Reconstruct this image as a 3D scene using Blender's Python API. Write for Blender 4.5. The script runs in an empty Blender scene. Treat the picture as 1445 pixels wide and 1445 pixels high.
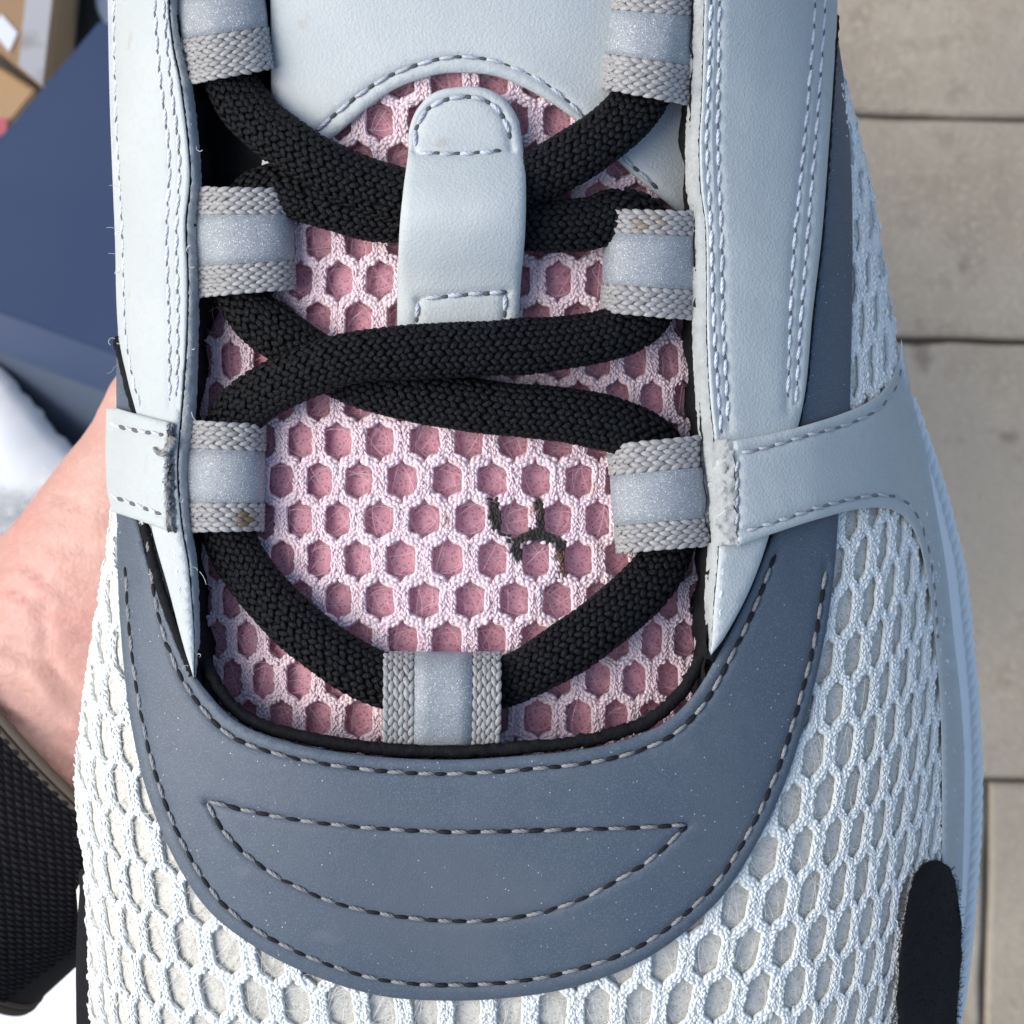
import bpy, math, random
import numpy as np
from mathutils import Vector
from mathutils.geometry import delaunay_2d_cdt

rng = np.random.default_rng(7)
random.seed(7)
scene = bpy.context.scene
C = scene.collection

# ------------------------------------------------------------------ camera, sky, sun, exposure
UNIT = 0.12 / 1445            # one drawing unit is 0.083 mm of shoe
H = 0.22 / UNIT               # camera height above the lace plane, in units
cam_d = bpy.data.cameras.new('camera')
cam = bpy.data.objects.new('camera', cam_d); C.objects.link(cam)
cam.location = (0, 0, 0.22)
cam_d.sensor_width = 36; cam_d.lens = 36 * 0.22 / 0.12
cam_d.clip_start = 0.01; cam_d.clip_end = 100
cam_d.dof.use_dof = True; cam_d.dof.focus_distance = 0.222
cam_d.dof.aperture_fstop = cam_d.lens / 1.0
scene.camera = cam
scene.render.resolution_x = scene.render.resolution_y = 1024

SUN_DIR = Vector((-0.88, 0.02, 0.80)).normalized()
world = bpy.data.worlds.new('World'); scene.world = world; world.use_nodes = True
nt = world.node_tree
sky = nt.nodes.new('ShaderNodeTexSky'); sky.sky_type = 'NISHITA'; sky.sun_disc = False
sky.dust_density = 2.6; sky.ozone_density = .8; sky.sun_elevation = math.asin(SUN_DIR.z); sky.sun_rotation = math.atan2(SUN_DIR.x, SUN_DIR.y)
nt.links.new(sky.outputs[0], nt.nodes['Background'].inputs[0])
nt.nodes['Background'].inputs[1].default_value = 0.15
sl = bpy.data.lights.new('sun', 'SUN'); sl.energy = 1.7; sl.angle = math.radians(55); sl.color = (1, .955, .89)
so = bpy.data.objects.new('sun', sl); C.objects.link(so); so.location = (-1, 0, 1.5)
so.rotation_euler = (-SUN_DIR).to_track_quat('-Z', 'Y').to_euler()
vs = scene.view_settings
vs.view_transform = 'Standard'; vs.look = 'None'; vs.exposure = 0.40; vs.gamma = 1; vs.use_curve_mapping = False
scene.cycles.use_denoising = True

# ------------------------------------------------------------------ mesh helpers
def world_pts(p):                                   # drawing units (across, down, height) -> metres
    p = np.asarray(p, float)
    k = (H - p[:, 2]) / H * UNIT
    return np.stack([(p[:, 0] - 722.5) * k, -(p[:, 1] - 722.5) * k, p[:, 2] * UNIT], 1)

def link(name, verts, faces, mat, parent=None, smooth=True, col=None, metres=False):
    v = np.asarray(verts, float) if metres else world_pts(verts)
    if parent is not None:
        root = parent
        off = np.zeros(3)
        while root is not None:
            off += np.array(root.location); root = root.parent
        v = v - off
    me = bpy.data.meshes.new(name)
    f = np.asarray(faces, np.int32)
    nv, nf, k = len(v), len(f), f.shape[1]
    me.vertices.add(nv); me.vertices.foreach_set('co', v.astype(np.float32).ravel())
    me.loops.add(nf * k); me.loops.foreach_set('vertex_index', f.ravel())
    me.polygons.add(nf); me.polygons.foreach_set('loop_start', np.arange(0, nf * k, k, dtype=np.int32))
    me.polygons.foreach_set('use_smooth', np.full(nf, smooth))
    me.update(calc_edges=True); me.validate()
    if col is not None:
        a = me.color_attributes.new('tint', 'FLOAT_COLOR', 'POINT')
        c4 = np.ones((nv, 4), np.float32); c4[:, :3] = col
        a.data.foreach_set('color', c4.ravel())
    me.materials.append(mat)
    o = bpy.data.objects.new(name, me); C.objects.link(o)
    if parent is not None: o.parent = parent
    return o

def thing(name, label, cat, loc=(0, 0, 0), group=None):
    o = bpy.data.objects.new(name, None); C.objects.link(o); o.location = loc
    o.empty_display_size = .01
    o['label'] = label; o['category'] = cat
    if group: o['group'] = group
    return o

def curve_pts(ctrl, closed=False, step=6.0):
    """Hermite curve through control points; a point with a trailing 1 is a corner."""
    dim = 2
    P = np.array([c[:dim] for c in ctrl], float)
    corner = np.array([len(c) > dim and c[dim] == 1 for c in ctrl])
    n = len(P)
    T = np.zeros_like(P)
    for i in range(n):
        a = P[(i - 1) % n] if closed or i > 0 else P[i]
        b = P[(i + 1) % n] if closed or i < n - 1 else P[i]
        d1 = np.linalg.norm(P[i] - a) + 1e-6; d2 = np.linalg.norm(b - P[i]) + 1e-6
        t = (b - a); t = t / (np.linalg.norm(t) + 1e-9)
        T[i] = t
    out = []
    for i in range(n if closed else n - 1):
        j = (i + 1) % n
        L = np.linalg.norm(P[j] - P[i])
        if L < 1e-6: continue
        m0 = T[i] * L if not corner[i] else (P[j] - P[i])
        m1 = T[j] * L if not corner[j] else (P[j] - P[i])
        k = max(2, int(round(L / step)))
        t = np.linspace(0, 1, k, endpoint=False)[:, None]
        out.append((2*t**3-3*t**2+1)*P[i] + (t**3-2*t**2+t)*m0 + (-2*t**3+3*t**2)*P[j] + (t**3-t**2)*m1)
    if not closed: out.append(P[-1:])
    return np.concatenate(out)

def curve3(ctrl, step=4.0):
    """Catmull-Rom through 3D (or n-D) control points, resampled evenly."""
    P = np.array(ctrl, float)
    Q = np.concatenate([[2*P[0]-P[1]], P, [2*P[-1]-P[-2]]])
    out = []
    for i in range(1, len(Q) - 2):
        t = np.linspace(0, 1, 24, endpoint=False)[:, None]
        p0, p1, p2, p3 = Q[i-1], Q[i], Q[i+1], Q[i+2]
        out.append(.5*((2*p1)+(-p0+p2)*t+(2*p0-5*p1+4*p2-p3)*t*t+(-p0+3*p1-3*p2+p3)*t**3))
    out.append(P[-1:])
    return resample(np.concatenate(out), step)

def resample(P, step, n=None):
    d = np.linalg.norm(np.diff(P, axis=0), axis=1); s = np.concatenate([[0], np.cumsum(d)])
    k = n or max(2, int(s[-1] / step) + 1)
    q = np.linspace(0, s[-1], k)
    return np.stack([np.interp(q, s, P[:, i]) for i in range(P.shape[1])], 1)

def dist_to(P, line, closed=False):
    A = line; B = np.roll(line, -1, 0) if closed else line[1:]
    if not closed: A = line[:-1]
    out = np.full(len(P), 1e9)
    for c in range(0, len(P), 4000):
        p = P[c:c+4000, None, :]
        ab = (B - A)[None]; ap = p - A[None]
        t = np.clip((ap*ab).sum(2) / ((ab*ab).sum(2) + 1e-9), 0, 1)
        out[c:c+4000] = np.sqrt((((ap - t[..., None]*ab))**2).sum(2)).min(1)
    return out

def inside(P, poly):
    x, y = P[:, 0], P[:, 1]; r = np.zeros(len(P), bool)
    x0, y0 = poly[:, 0], poly[:, 1]; x1, y1 = np.roll(x0, -1), np.roll(y0, -1)
    for a, b, c, d in zip(x0, y0, x1, y1):
        if b == d: continue
        m = (b > y) != (d > y)
        r ^= m & (x < (c - a) * (y - b) / (d - b) + a)
    return r

def fbm(u, v, s, seed=0, oct=3):
    r = np.zeros_like(u, dtype=float); a = 1.
    q = np.random.default_rng(seed)
    for o in range(oct):
        for k in range(4):
            th = q.uniform(0, 6.28); f = (2**o) / s * q.uniform(.7, 1.3) * 6.28
            r += a * np.sin(f*(u*np.cos(th)+v*np.sin(th)) + q.uniform(0, 6.28)) / 4
        a *= .5
    return r

def sheet(name, outline, zfun, mat, parent, thick=16, rnd=8, grid=9, grooves=(), holes=(), wob=1.2, wobs=60, edge_noise=0, seed=1, smooth_outline=True):
    """A cut piece of material lying on the surface zfun, with rounded rim and a skirt of its own thickness."""
    B = curve_pts(outline, True, grid*.8) if smooth_outline else np.array(outline, float)
    if edge_noise:
        q = np.random.default_rng(seed)
        B = B + q.normal(0, edge_noise, B.shape)
    lo, hi = B.min(0), B.max(0)
    gx, gy = np.meshgrid(np.arange(lo[0], hi[0], grid), np.arange(lo[1], hi[1], grid*.866))
    gx[1::2] += grid/2
    G = np.stack([gx.ravel(), gy.ravel()], 1)
    G = G[inside(G, B)]
    if len(G):
        d = dist_to(G, B, True); G = G[d > max(grid*.6, rnd*.5)]
    # rim rings for the rounded edge
    nb = len(B)
    tang = np.roll(B, -1, 0) - np.roll(B, 1, 0); tang /= np.linalg.norm(tang, axis=1)[:, None] + 1e-9
    area = .5*np.sum(B[:, 0]*np.roll(B[:, 1], -1) - np.roll(B[:, 0], -1)*B[:, 1])
    nin = np.stack([-tang[:, 1], tang[:, 0]], 1) * (1 if area > 0 else -1)
    R1 = B + nin * rnd * .22
    R1 = R1[inside(R1, B)]; R1 = R1[dist_to(R1, B, True) > rnd*.16]
    extra = [R1]
    for g in grooves:
        gl = resample(g, grid*.55)
        t = np.gradient(gl, axis=0); t /= np.linalg.norm(t, axis=1)[:, None] + 1e-9
        nn = np.stack([-t[:, 1], t[:, 0]], 1)
        for w in (-7, -3.2, 0, 3.2, 7):
            e = gl + nn*w; e = e[inside(e, B)]; extra.append(e)
    if grooves and len(G):
        gd = np.min([dist_to(G, g) for g in grooves], 0); G = G[gd > 9]
    allp = np.concatenate([B, G] + extra)
    ed = [(i, (i+1) % nb) for i in range(nb)]
    vo, eo, fo, ov, _, _ = delaunay_2d_cdt([Vector(p) for p in allp], ed, [], 1, 1e-4)
    V = np.array([(p.x, p.y) for p in vo])
    d = dist_to(V, B, True)
    z = zfun(V[:, 0], V[:, 1])
    x = np.clip(1 - d/rnd, 0, 1)
    z = z + thick - (1 - np.sqrt(1 - x*x + 1e-9)) * min(rnd, thick) + wob*fbm(V[:, 0], V[:, 1], wobs, seed)
    for g in grooves:
        gd = dist_to(V, g); z = z - 4.6*np.exp(-(gd/4.6)**2)
    for hp, hr, hd in holes:
        hd_ = np.sqrt(((V[:, None, :] - hp[None])**2).sum(2)).min(1) if len(hp) else 1e9
        z = z - hd*np.exp(-(hd_/hr)**2)
    F = [tuple(reversed(f)) for f in fo]
    tri = np.array([f for f in F if len(f) == 3], np.int32)
    # orientation: make upward facing after the down-axis flip
    p = V[tri]; ar = (p[:, 1, 0]-p[:, 0, 0])*(p[:, 2, 1]-p[:, 0, 1])-(p[:, 2, 0]-p[:, 0, 0])*(p[:, 1, 1]-p[:, 0, 1])
    tri[ar > 0] = tri[ar > 0][:, ::-1]
    # skirt
    em = {}
    for a, b, c in tri:
        for e in ((a, b), (b, c), (c, a)): em[e] = em.get(e, 0) + 1
    be = [e for e in em if (e[1], e[0]) not in em]
    bi = sorted({i for e in be for i in e}); mp = {i: len(V) + k for k, i in enumerate(bi)}
    V3 = np.concatenate([V, z[:, None]], 1)
    sk = V3[bi].copy(); sk[:, 2] -= thick
    st = []
    for a, b in be:
        st += [(b, a, mp[a]), (b, mp[a], mp[b])]
    tri = np.concatenate([tri, np.array(st, np.int32)]) if st else tri
    return link(name, np.concatenate([V3, sk]), tri, mat, parent)

def tubes(paths, up, rw, rt=None, sides=6):
    """Batch of K tubes of N rings each (drawing units). up: (3,) or (K,N,3); rw,rt radii broadcast to (K,N)."""
    P = np.asarray(paths, float); K, N, _ = P.shape
    rt = rw if rt is None else rt
    rw = np.broadcast_to(np.asarray(rw, float), (K, N)); rt = np.broadcast_to(np.asarray(rt, float), (K, N))
    T = np.gradient(P, axis=1); T /= np.linalg.norm(T, axis=2, keepdims=True) + 1e-9
    U = np.broadcast_to(np.asarray(up, float), P.shape)
    S = np.cross(T, U); S /= np.linalg.norm(S, axis=2, keepdims=True) + 1e-9
    Nn = np.cross(S, T)
    a = np.arange(sides) * 2*math.pi/sides
    V = P[:, :, None] + S[:, :, None]*(rw[:, :, None]*np.cos(a))[..., None] + Nn[:, :, None]*(rt[:, :, None]*np.sin(a))[..., None]
    V = V.reshape(-1, 3)
    k = np.arange(K)[:, None, None]*N*sides; i = np.arange(N-1)[None, :, None]*sides; j = np.arange(sides)[None, None]
    j2 = (j+1) % sides
    F = np.stack(np.broadcast_arrays(k+i+j, k+i+j2, k+i+sides+j2, k+i+sides+j), -1).reshape(-1, 4)
    return V, F

PROF = np.array([.22, .78, 1., .78, .22]); PT = np.array([-.5, -.29, 0, .29, .5])
def spindles(c, d, n, L, w, t, sides=6, bow=.18, prof=PROF):
    """Yarn floats: short plump spindles centred at c along d with outward normal n."""
    c = np.asarray(c, float); K = len(c)
    d = d/(np.linalg.norm(d, axis=1, keepdims=True)+1e-9)
    L = np.broadcast_to(np.asarray(L, float), (K,)); w = np.broadcast_to(np.asarray(w, float), (K,)); t = np.broadcast_to(np.asarray(t, float), (K,))
    P = c[:, None] + d[:, None]*(PT[None]*L[:, None])[..., None] + n[:, None]*(bow*t[:, None]*(1-(2*PT[None])**2)*2 - bow*t[:, None])[..., None]
    return tubes(P, np.repeat(n[:, None], 5, 1), w[:, None]/2*prof[None], t[:, None]/2*prof[None], sides)

def merge(parts):
    Vs, Fs, o = [], [], 0
    for V, F in parts:
        Vs.append(V); Fs.append(F+o); o += len(V)
    return np.concatenate(Vs), np.concatenate(Fs)

def ribbon(lineA, lineB):
    n = len(lineA)
    V = np.concatenate([lineA, lineB]); i = np.arange(n-1)
    return V, np.stack([i, i+1, n+i+1, n+i], 1)

# ------------------------------------------------------------------ materials
def mat(name, col, rough=.6, var=None, bumps=(), tint=False, spark=None, sheen=0., metal=0., stain=None, spec=.5, sss=0., voro=None, dots=None):
    m = bpy.data.materials.new(name); m.use_nodes = True
    t = m.node_tree; N = t.nodes; L = t.links
    b = N['Principled BSDF']
    b.inputs['Roughness'].default_value = rough; b.inputs['Metallic'].default_value = metal
    b.inputs['Specular IOR Level'].default_value = spec
    if sheen:
        b.inputs['Sheen Weight'].default_value = sheen; b.inputs['Sheen Roughness'].default_value = .6
    if sss:
        b.inputs['Subsurface Weight'].default_value = sss
        b.inputs['Subsurface Radius'].default_value = (1, .35, .2); b.inputs['Subsurface Scale'].default_value = .002
    tc = N.new('ShaderNodeTexCoord'); co = tc.outputs['Object']
    def noise(scale, detail=4):
        n = N.new('ShaderNodeTexNoise'); n.inputs['Scale'].default_value = scale; n.inputs['Detail'].default_value = detail
        L.new(co, n.inputs['Vector']); return n.outputs['Fac']
    def mix(fac, a, c, blend='MIX'):
        x = N.new('ShaderNodeMix'); x.data_type = 'RGBA'; x.blend_type = blend
        for s, val in ((x.inputs[0], fac), (x.inputs[6], a), (x.inputs[7], c)):
            if hasattr(val, 'node'): L.new(val, s)
            else: s.default_value = val if not isinstance(val, tuple) else (*val[:3], 1)
        return x.outputs[2]
    def ramp(fac, p0, p1):
        r = N.new('ShaderNodeMapRange'); r.inputs[1].default_value = p0; r.inputs[2].default_value = p1
        L.new(fac, r.inputs[0]); return r.outputs[0]
    cur = tuple(col)
    if var:
        for (scale, c2, p0, p1) in var:
            cur = mix(ramp(noise(scale, 5), p0, p1), cur, c2)
    if dots:
        scale, c2, p0, p1 = dots
        vo = N.new('ShaderNodeTexVoronoi'); vo.voronoi_dimensions = '2D'; vo.inputs['Scale'].default_value = scale; L.new(co, vo.inputs['Vector'])
        cur = mix(ramp(vo.outputs['Distance'], p1, p0), cur, c2)
    if tint:
        a = N.new('ShaderNodeVertexColor'); a.layer_name = 'tint'
        cur = mix(1., cur, a.outputs[0], 'MULTIPLY')
    if spark:  # sparkle painted into the base colour as bright cells
        scale, thr, c2 = spark
        vo = N.new('ShaderNodeTexVoronoi'); vo.inputs['Scale'].default_value = scale; L.new(co, vo.inputs['Vector'])
        sep = N.new('ShaderNodeSeparateColor'); L.new(vo.outputs['Color'], sep.inputs[0])
        g = N.new('ShaderNodeMath'); g.operation = 'GREATER_THAN'; g.inputs[1].default_value = thr; L.new(sep.outputs[0], g.inputs[0])
        g2 = N.new('ShaderNodeMath'); g2.operation = 'LESS_THAN'; g2.inputs[1].default_value = .35; L.new(vo.outputs['Distance'], g2.inputs[0])
        g3 = N.new('ShaderNodeMath'); g3.operation = 'MULTIPLY'; L.new(g.outputs[0], g3.inputs[0]); L.new(g2.outputs[0], g3.inputs[1])
        cur = mix(g3.outputs[0], cur, c2)
    if hasattr(cur, 'node'): L.new(cur, b.inputs['Base Color'])
    else: b.inputs['Base Color'].default_value = (*cur, 1)
    prev = None
    for kind, scale, dist in bumps:
        bp = N.new('ShaderNodeBump'); bp.inputs['Strength'].default_value = 1.; bp.inputs['Distance'].default_value = dist
        if kind == 'n': h = noise(scale, 5)
        elif kind == 'v':
            vo = N.new('ShaderNodeTexVoronoi'); vo.inputs['Scale'].default_value = scale; L.new(co, vo.inputs['Vector']); h = vo.outputs['Distance']
        else:
            w = N.new('ShaderNodeTexWave'); w.inputs['Scale'].default_value = scale; w.inputs['Distortion'].default_value = 4; L.new(co, w.inputs['Vector']); h = w.outputs['Fac']
        L.new(h, bp.inputs['Height'])
        if prev: L.new(prev, bp.inputs['Normal'])
        prev = bp.outputs[0]
    if prev: L.new(prev, b.inputs['Normal'])
    return m

M = {}
M['leather'] = mat('pale_leather', (.495, .545, .55), .6, var=[(60, (.455, .505, .515), .42, .72), (900, (.465, .51, .515), .5, .8), (220, (.42, .43, .405), .68, .80)], bumps=[('v', 3000, 4e-5), ('n', 2600, 3e-5)], spec=.4)
M['leather_edge'] = mat('cut_leather_edge', (.40, .43, .43), .95, var=[(500, (.33, .35, .35), .45, .7), (1500, (.47, .475, .44), .55, .8)], bumps=[('n', 3000, 1.2e-4)])
M['leather_edge_dark'] = mat('dark_cut_leather_edge', (.20, .20, .195), .95, var=[(700, (.42, .42, .40), .45, .65), (2200, (.08, .08, .075), .52, .7)], bumps=[('n', 2500, 3e-4)])
M['reflective'] = mat('blue_grey_reflective_film', (.072, .100, .138), .55, var=[(45, (.086, .115, .150), .4, .7), (300, (.066, .093, .129), .45, .75), (130, (.105, .13, .158), .66, .74), (4800, (.135, .165, .205), .50, .72), (28, (.10, .125, .155), .52, .72)], bumps=[('n', 4500, 5e-5), ('n', 350, 5e-5)], spark=(5200, .995, (.60, .66, .73)), spec=.5)
M['silver'] = mat('silver_reflective_band', (.25, .283, .312), .5, var=[(350, (.30, .335, .36), .4, .7), (5200, (.46, .50, .54), .52, .70), (4300, (.17, .19, .215), .55, .72)], bumps=[('n', 6000, 1.0e-4)], spark=(6500, .90, (.85, .9, .95)), spec=.6)  # light grain and bright cells put the band's sparkle into its colour
M['webbing'] = mat('grey_nylon_webbing', (.315, .315, .315), .42, bumps=[('n', 4500, 9e-5)], tint=True, sheen=.2)
M['webbing_core'] = mat('webbing_core', (.25, .25, .255), .8)
M['lace'] = mat('black_braided_polyester', (.0034, .0038, .0052), .5, var=[(3000, (.006, .0066, .0086), .4, .7)], bumps=[('n', 5200, 2.0e-4)], tint=True, spec=.2)
M['black'] = mat('black_lining_fabric', (.008, .009, .011), .9, var=[(800, (.016, .018, .02), .5, .8)], bumps=[('n', 2500, 2e-4)], spec=.2)
M['suede_black'] = mat('black_suede', (.006, .0065, .009), .95, var=[(500, (.010, .011, .014), .5, .8)], bumps=[('n', 1800, 2.5e-4)], sheen=.04, spec=.1)
M['pink_yarn'] = mat('pale_pink_yarn', (.85, .69, .735), .75, bumps=[('n', 5000, 5e-5)], tint=True, sheen=.15, spec=.3)
M['pink_lining'] = mat('dusky_pink_lining', (.62, .32, .385), .85, var=[(250, (.57, .285, .35), .4, .7), (2600, (.68, .39, .45), .5, .75)], dots=(1400, (.38, .155, .20), .08, .24), bumps=[('v', 1400, 1.0e-4), ('n', 3000, 1e-4)], spec=.25)
M['pink_hair'] = mat('pink_filament', (.86, .62, .68), .5)
M['white_yarn'] = mat('white_yarn', (.85, .89, .875), .75, bumps=[('n', 5000, 5e-5)], tint=True, sheen=.15, spec=.3)
M['white_lining'] = mat('oatmeal_lining', (.66, .655, .60), .9, var=[(1600, (.52, .515, .465), .45, .7)], dots=(1000, (.36, .35, .31), .04, .15), bumps=[('n', 2800, 1.6e-4)], spec=.25)
M['white_hair'] = mat('white_filament', (.84, .84, .80), .5)
M['thread'] = mat('sewing_thread', (1., 1., 1.), .7, bumps=[('n', 5000, 5e-5)], tint=True, spec=.25)
M['rubber'] = mat('white_foam_rubber', (.90, .915, .89), .5, var=[(120, (.85, .865, .845), .4, .7)], bumps=[('n', 1500, 6e-5)])
M['skin'] = mat('skin', (.55, .325, .272), .5, var=[(45, (.60, .295, .26), .35, .7), (160, (.53, .325, .28), .45, .75), (600, (.62, .375, .33), .5, .8)], bumps=[('n', 900, 1.6e-4), ('v', 1500, 7e-5), ('n', 120, 2.5e-4)], sss=.12)
M['strap'] = mat('black_nylon_strap', (.0075, .0078, .0105), .75, bumps=[('n', 3000, 8e-5)], spec=.2, tint=True)
M['strap_edge'] = mat('brown_strap_edging', (.075, .06, .046), .8, bumps=[('n', 2500, 1.5e-4)])
M['navy'] = mat('navy_card', (.027, .050, .118), .55, var=[(9, (.033, .058, .126), .4, .7)], bumps=[('n', 900, 5e-5)])
M['navy_side'] = mat('slate_card', (.075, .10, .145), .6, var=[(9, (.085, .11, .15), .4, .7)], bumps=[('n', 900, 5e-5)])
M['card'] = mat('brown_cardboard', (.36, .235, .13), .8, var=[(30, (.32, .21, .12), .4, .7)], bumps=[('n', 300, 1e-4)])
M['card2'] = mat('tan_cardboard', (.50, .34, .19), .8, var=[(30, (.46, .31, .175), .4, .7)], bumps=[('n', 300, 1e-4)])
M['tape'] = mat('clear_parcel_tape', (.42, .43, .45), .3, var=[(40, (.30, .29, .29), .5, .62)])
M['paper'] = mat('white_paper', (.75, .78, .85), .7)
M['ink'] = mat('black_ink', (.05, .05, .055), .6)
M['bin_bag'] = mat('black_plastic', (.012, .013, .014), .4, bumps=[('n', 40, 3e-3)])
M['redprint'] = mat('red_print', (.55, .12, .16), .6)
M['fleece'] = mat('white_fleece', (.90, .92, .92), .95, bumps=[('n', 900, 8e-5)])
M['hair_white'] = mat('white_fleece_fibre', (.82, .84, .84), .8)
M['slab'] = mat('tan_concrete_paving', (.37, .32, .245), .9, var=[(14, (.42, .37, .29), .38, .62), (55, (.33, .28, .215), .5, .7), (260, (.47, .415, .33), .52, .72), (6, (.38, .34, .275), .45, .65), (35, (.25, .21, .165), .64, .74)], bumps=[('n', 400, 1.2e-3), ('n', 60, 1.5e-3)], spec=.25)
M['grout'] = mat('dark_joint_sand', (.13, .115, .095), .95, bumps=[('n', 300, 2e-3)])

# ------------------------------------------------------------------ the shoe's form, in drawing units
def lerp(tab): 
    x = np.array([a for a, _ in tab], float); y = np.array([b for _, b in tab], float)
    def f(v):
        r = 0
        for k in (-18, 0, 18): r = r + np.interp(np.asarray(v, float)+k, x, y)
        return r/3
    return f
eL = lerp([(-2000, 170), (-300, 160), (0, 150), (250, 157), (500, 160), (640, 152), (740, 150), (800, 141), (920, 122), (1050, 105), (1120, 101), (1200, 110), (1300, 119), (1445, 122), (1560, 150), (1660, 245), (1730, 380), (1790, 640)])
eR = lerp([(-2000, 1150), (-300, 1165), (0, 1180), (90, 1192), (200, 1222), (350, 1250), (480, 1272), (560, 1288), (640, 1308), (700, 1319), (800, 1337), (900, 1348), (1000, 1359), (1060, 1364), (1200, 1362), (1300, 1358), (1400, 1352), (1445, 1345), (1560, 1300), (1660, 1200), (1730, 1030), (1790, 680)])
UC = 660.
def zc(v):
    v = np.asarray(v, float)
    return -.00052*np.clip(v-1000, 0, None)**2 + .0003*np.clip(300-v, 0, 600)**2
def zb(u, v):
    u = np.asarray(u, float); v = np.asarray(v, float)
    tl = np.clip((UC-u)/(UC-eL(v)+1e-6), 0, .985); tr = np.clip((u-UC)/(eR(v)-UC+1e-6), 0, .985)
    pl, pr = 3.0, 2.4
    dr = np.interp(v, [0, 400, 700], [380, 430, 540])
    return zc(v) - 360*(1-(1-tl**pl)**(1/pl)) - dr*(1-(1-tr**pr)**(1/pr))
def zt(u, v):                                      # tongue
    u = np.asarray(u, float); v = np.asarray(v, float)
    x = np.abs(u-645)/350
    return -48 - 70*x**2.2 - 30*np.clip(x-.75, 0, 9)**1.5 + .0003*np.clip(300-v, 0, 600)**2 - 26*np.clip((v-880)/180, 0, 1)**1.6
def up_at(f, u, v, e=3.):
    dx = (f(u+e, v)-f(u-e, v))/(2*e); dy = (f(u, v+e)-f(u, v-e))/(2*e)
    n = np.stack([-dx, -dy, np.ones_like(dx)], 1)
    return n/np.linalg.norm(n, axis=1)[:, None]
def on(f, k): return lambda u, v: f(u, v)+k

sneaker = thing('sneaker', 'white mesh sneaker with pink tongue and blue-grey toe overlay, held over the paving', 'sneaker', (0, 0, -.078))

# --- outlines
OV_IN = [(188, 712), (212, 800), (236, 872), (262, 930), (292, 975), (335, 1018), (400, 1045), (500, 1064), (620, 1072), (740, 1066), (850, 1052), (930, 1024), (975, 985), (1012, 925), (1050, 850), (1102, 725)]
OV_OUT = [(1186, 690), (1176, 820), (1160, 920), (1138, 1010), (1108, 1105), (1062, 1200), (1010, 1275), (920, 1348), (820, 1390), (720, 1408), (620, 1412), (530, 1404), (430, 1372), (350, 1330), (290, 1280), (240, 1200), (205, 1110), (183, 1010), (171, 900), (166, 810), (164, 700)]
ES_L = [(146, -330, 1), (152, 0), (155, 150), (162, 330), (167, 470), (181, 540), (196, 600), (207, 700), (215, 750), (238, 832), (260, 915), (274, 958, 1), (274, 900), (266, 800), (256, 740), (250, 660), (255, 590), (262, 500), (265, 400), (262, 315), (268, 255), (265, 200), (254, 115), (243, 60), (238, 0), (236, -330, 1)]
ES_R = [(995, -330, 1), (994, 0), (990, 150), (987, 195), (989, 265), (996, 320), (998, 480), (1002, 560), (1008, 620), (1014, 700), (1014, 780), (1008, 850), (1003, 925, 1), (1022, 900), (1058, 832), (1084, 760), (1128, 595), (1138, 540), (1146, 450), (1160, 330), (1170, 200), (1178, 80), (1182, 0), (1185, -330, 1)]
STRAP_R = [(1034, 622, 1), (1085, 613), (1140, 599), (1195, 581), (1235, 561), (1257, 536), (1268, 505), (1272, 478, 1), (1287, 560), (1307, 640), (1318, 700), (1335, 800), (1346, 900), (1357, 1000), (1361, 1100), (1358, 1260, 1), (1330, 1250, 1), (1329, 1100), (1327, 1000), (1319, 900), (1306, 805), (1290, 750), (1265, 722), (1220, 717), (1160, 731), (1100, 750), (1040, 771, 1)]
STRAP_L = [(150, 577, 1), (160, 575), (185, 582), (240, 596, 1), (237, 660), (238, 750, 1), (200, 736), (158, 722, 1), (151, 690), (149, 630)]

def line(ctrl, step=4): return curve_pts(ctrl, False, step)
S_OVOUT = line([(1166, 800), (1150, 900), (1125, 1000), (1092, 1100), (1048, 1190), (1000, 1258), (915, 1328), (815, 1368), (720, 1386), (620, 1390), (535, 1382), (440, 1352), (362, 1312), (308, 1268), (258, 1190), (222, 1100), (198, 1000), (184, 900), (177, 800)])
S_OVIN = line([(206, 752), (222, 860), (246, 935), (278, 990), (325, 1038), (395, 1065), (500, 1084), (620, 1092), (740, 1086), (855, 1072), (940, 1043), (990, 998), (1030, 930), (1066, 855), (1097, 775)])
S_EYE_T = line([(292, 1130), (340, 1142), (420, 1157), (520, 1168), (640, 1174), (800, 1171), (900, 1168), (968, 1164)])
S_EYE_B = line([(292, 1133), (315, 1172), (355, 1212), (410, 1247), (480, 1276), (560, 1293), (640, 1300), (720, 1296), (800, 1277), (870, 1243), (925, 1207), (968, 1166)])

# ------------------------------------------------------------------ lower body: lining, walls, midsole
THROAT = [(235, -330, 1), (236, 200), (240, 700), (258, 935), (292, 1005), (395, 1062), (620, 1090), (855, 1070), (970, 1020), (1022, 930), (1020, 700), (1010, -330, 1)]
vv = np.concatenate([np.arange(-330, 1600, 14), np.arange(1600, 1786, 7)])
outl = np.stack([eL(vv)+7, vv], 1); outr = np.stack([eR(vv)-7, vv], 1)
bodypoly = np.concatenate([outl, outr[::-1], curve_pts(THROAT, False, 14)[::-1]])
sheet('upper_lining', bodypoly, on(zb, -6), M['white_lining'], sneaker, thick=5, rnd=3, grid=15, wob=2, smooth_outline=False)
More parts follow.
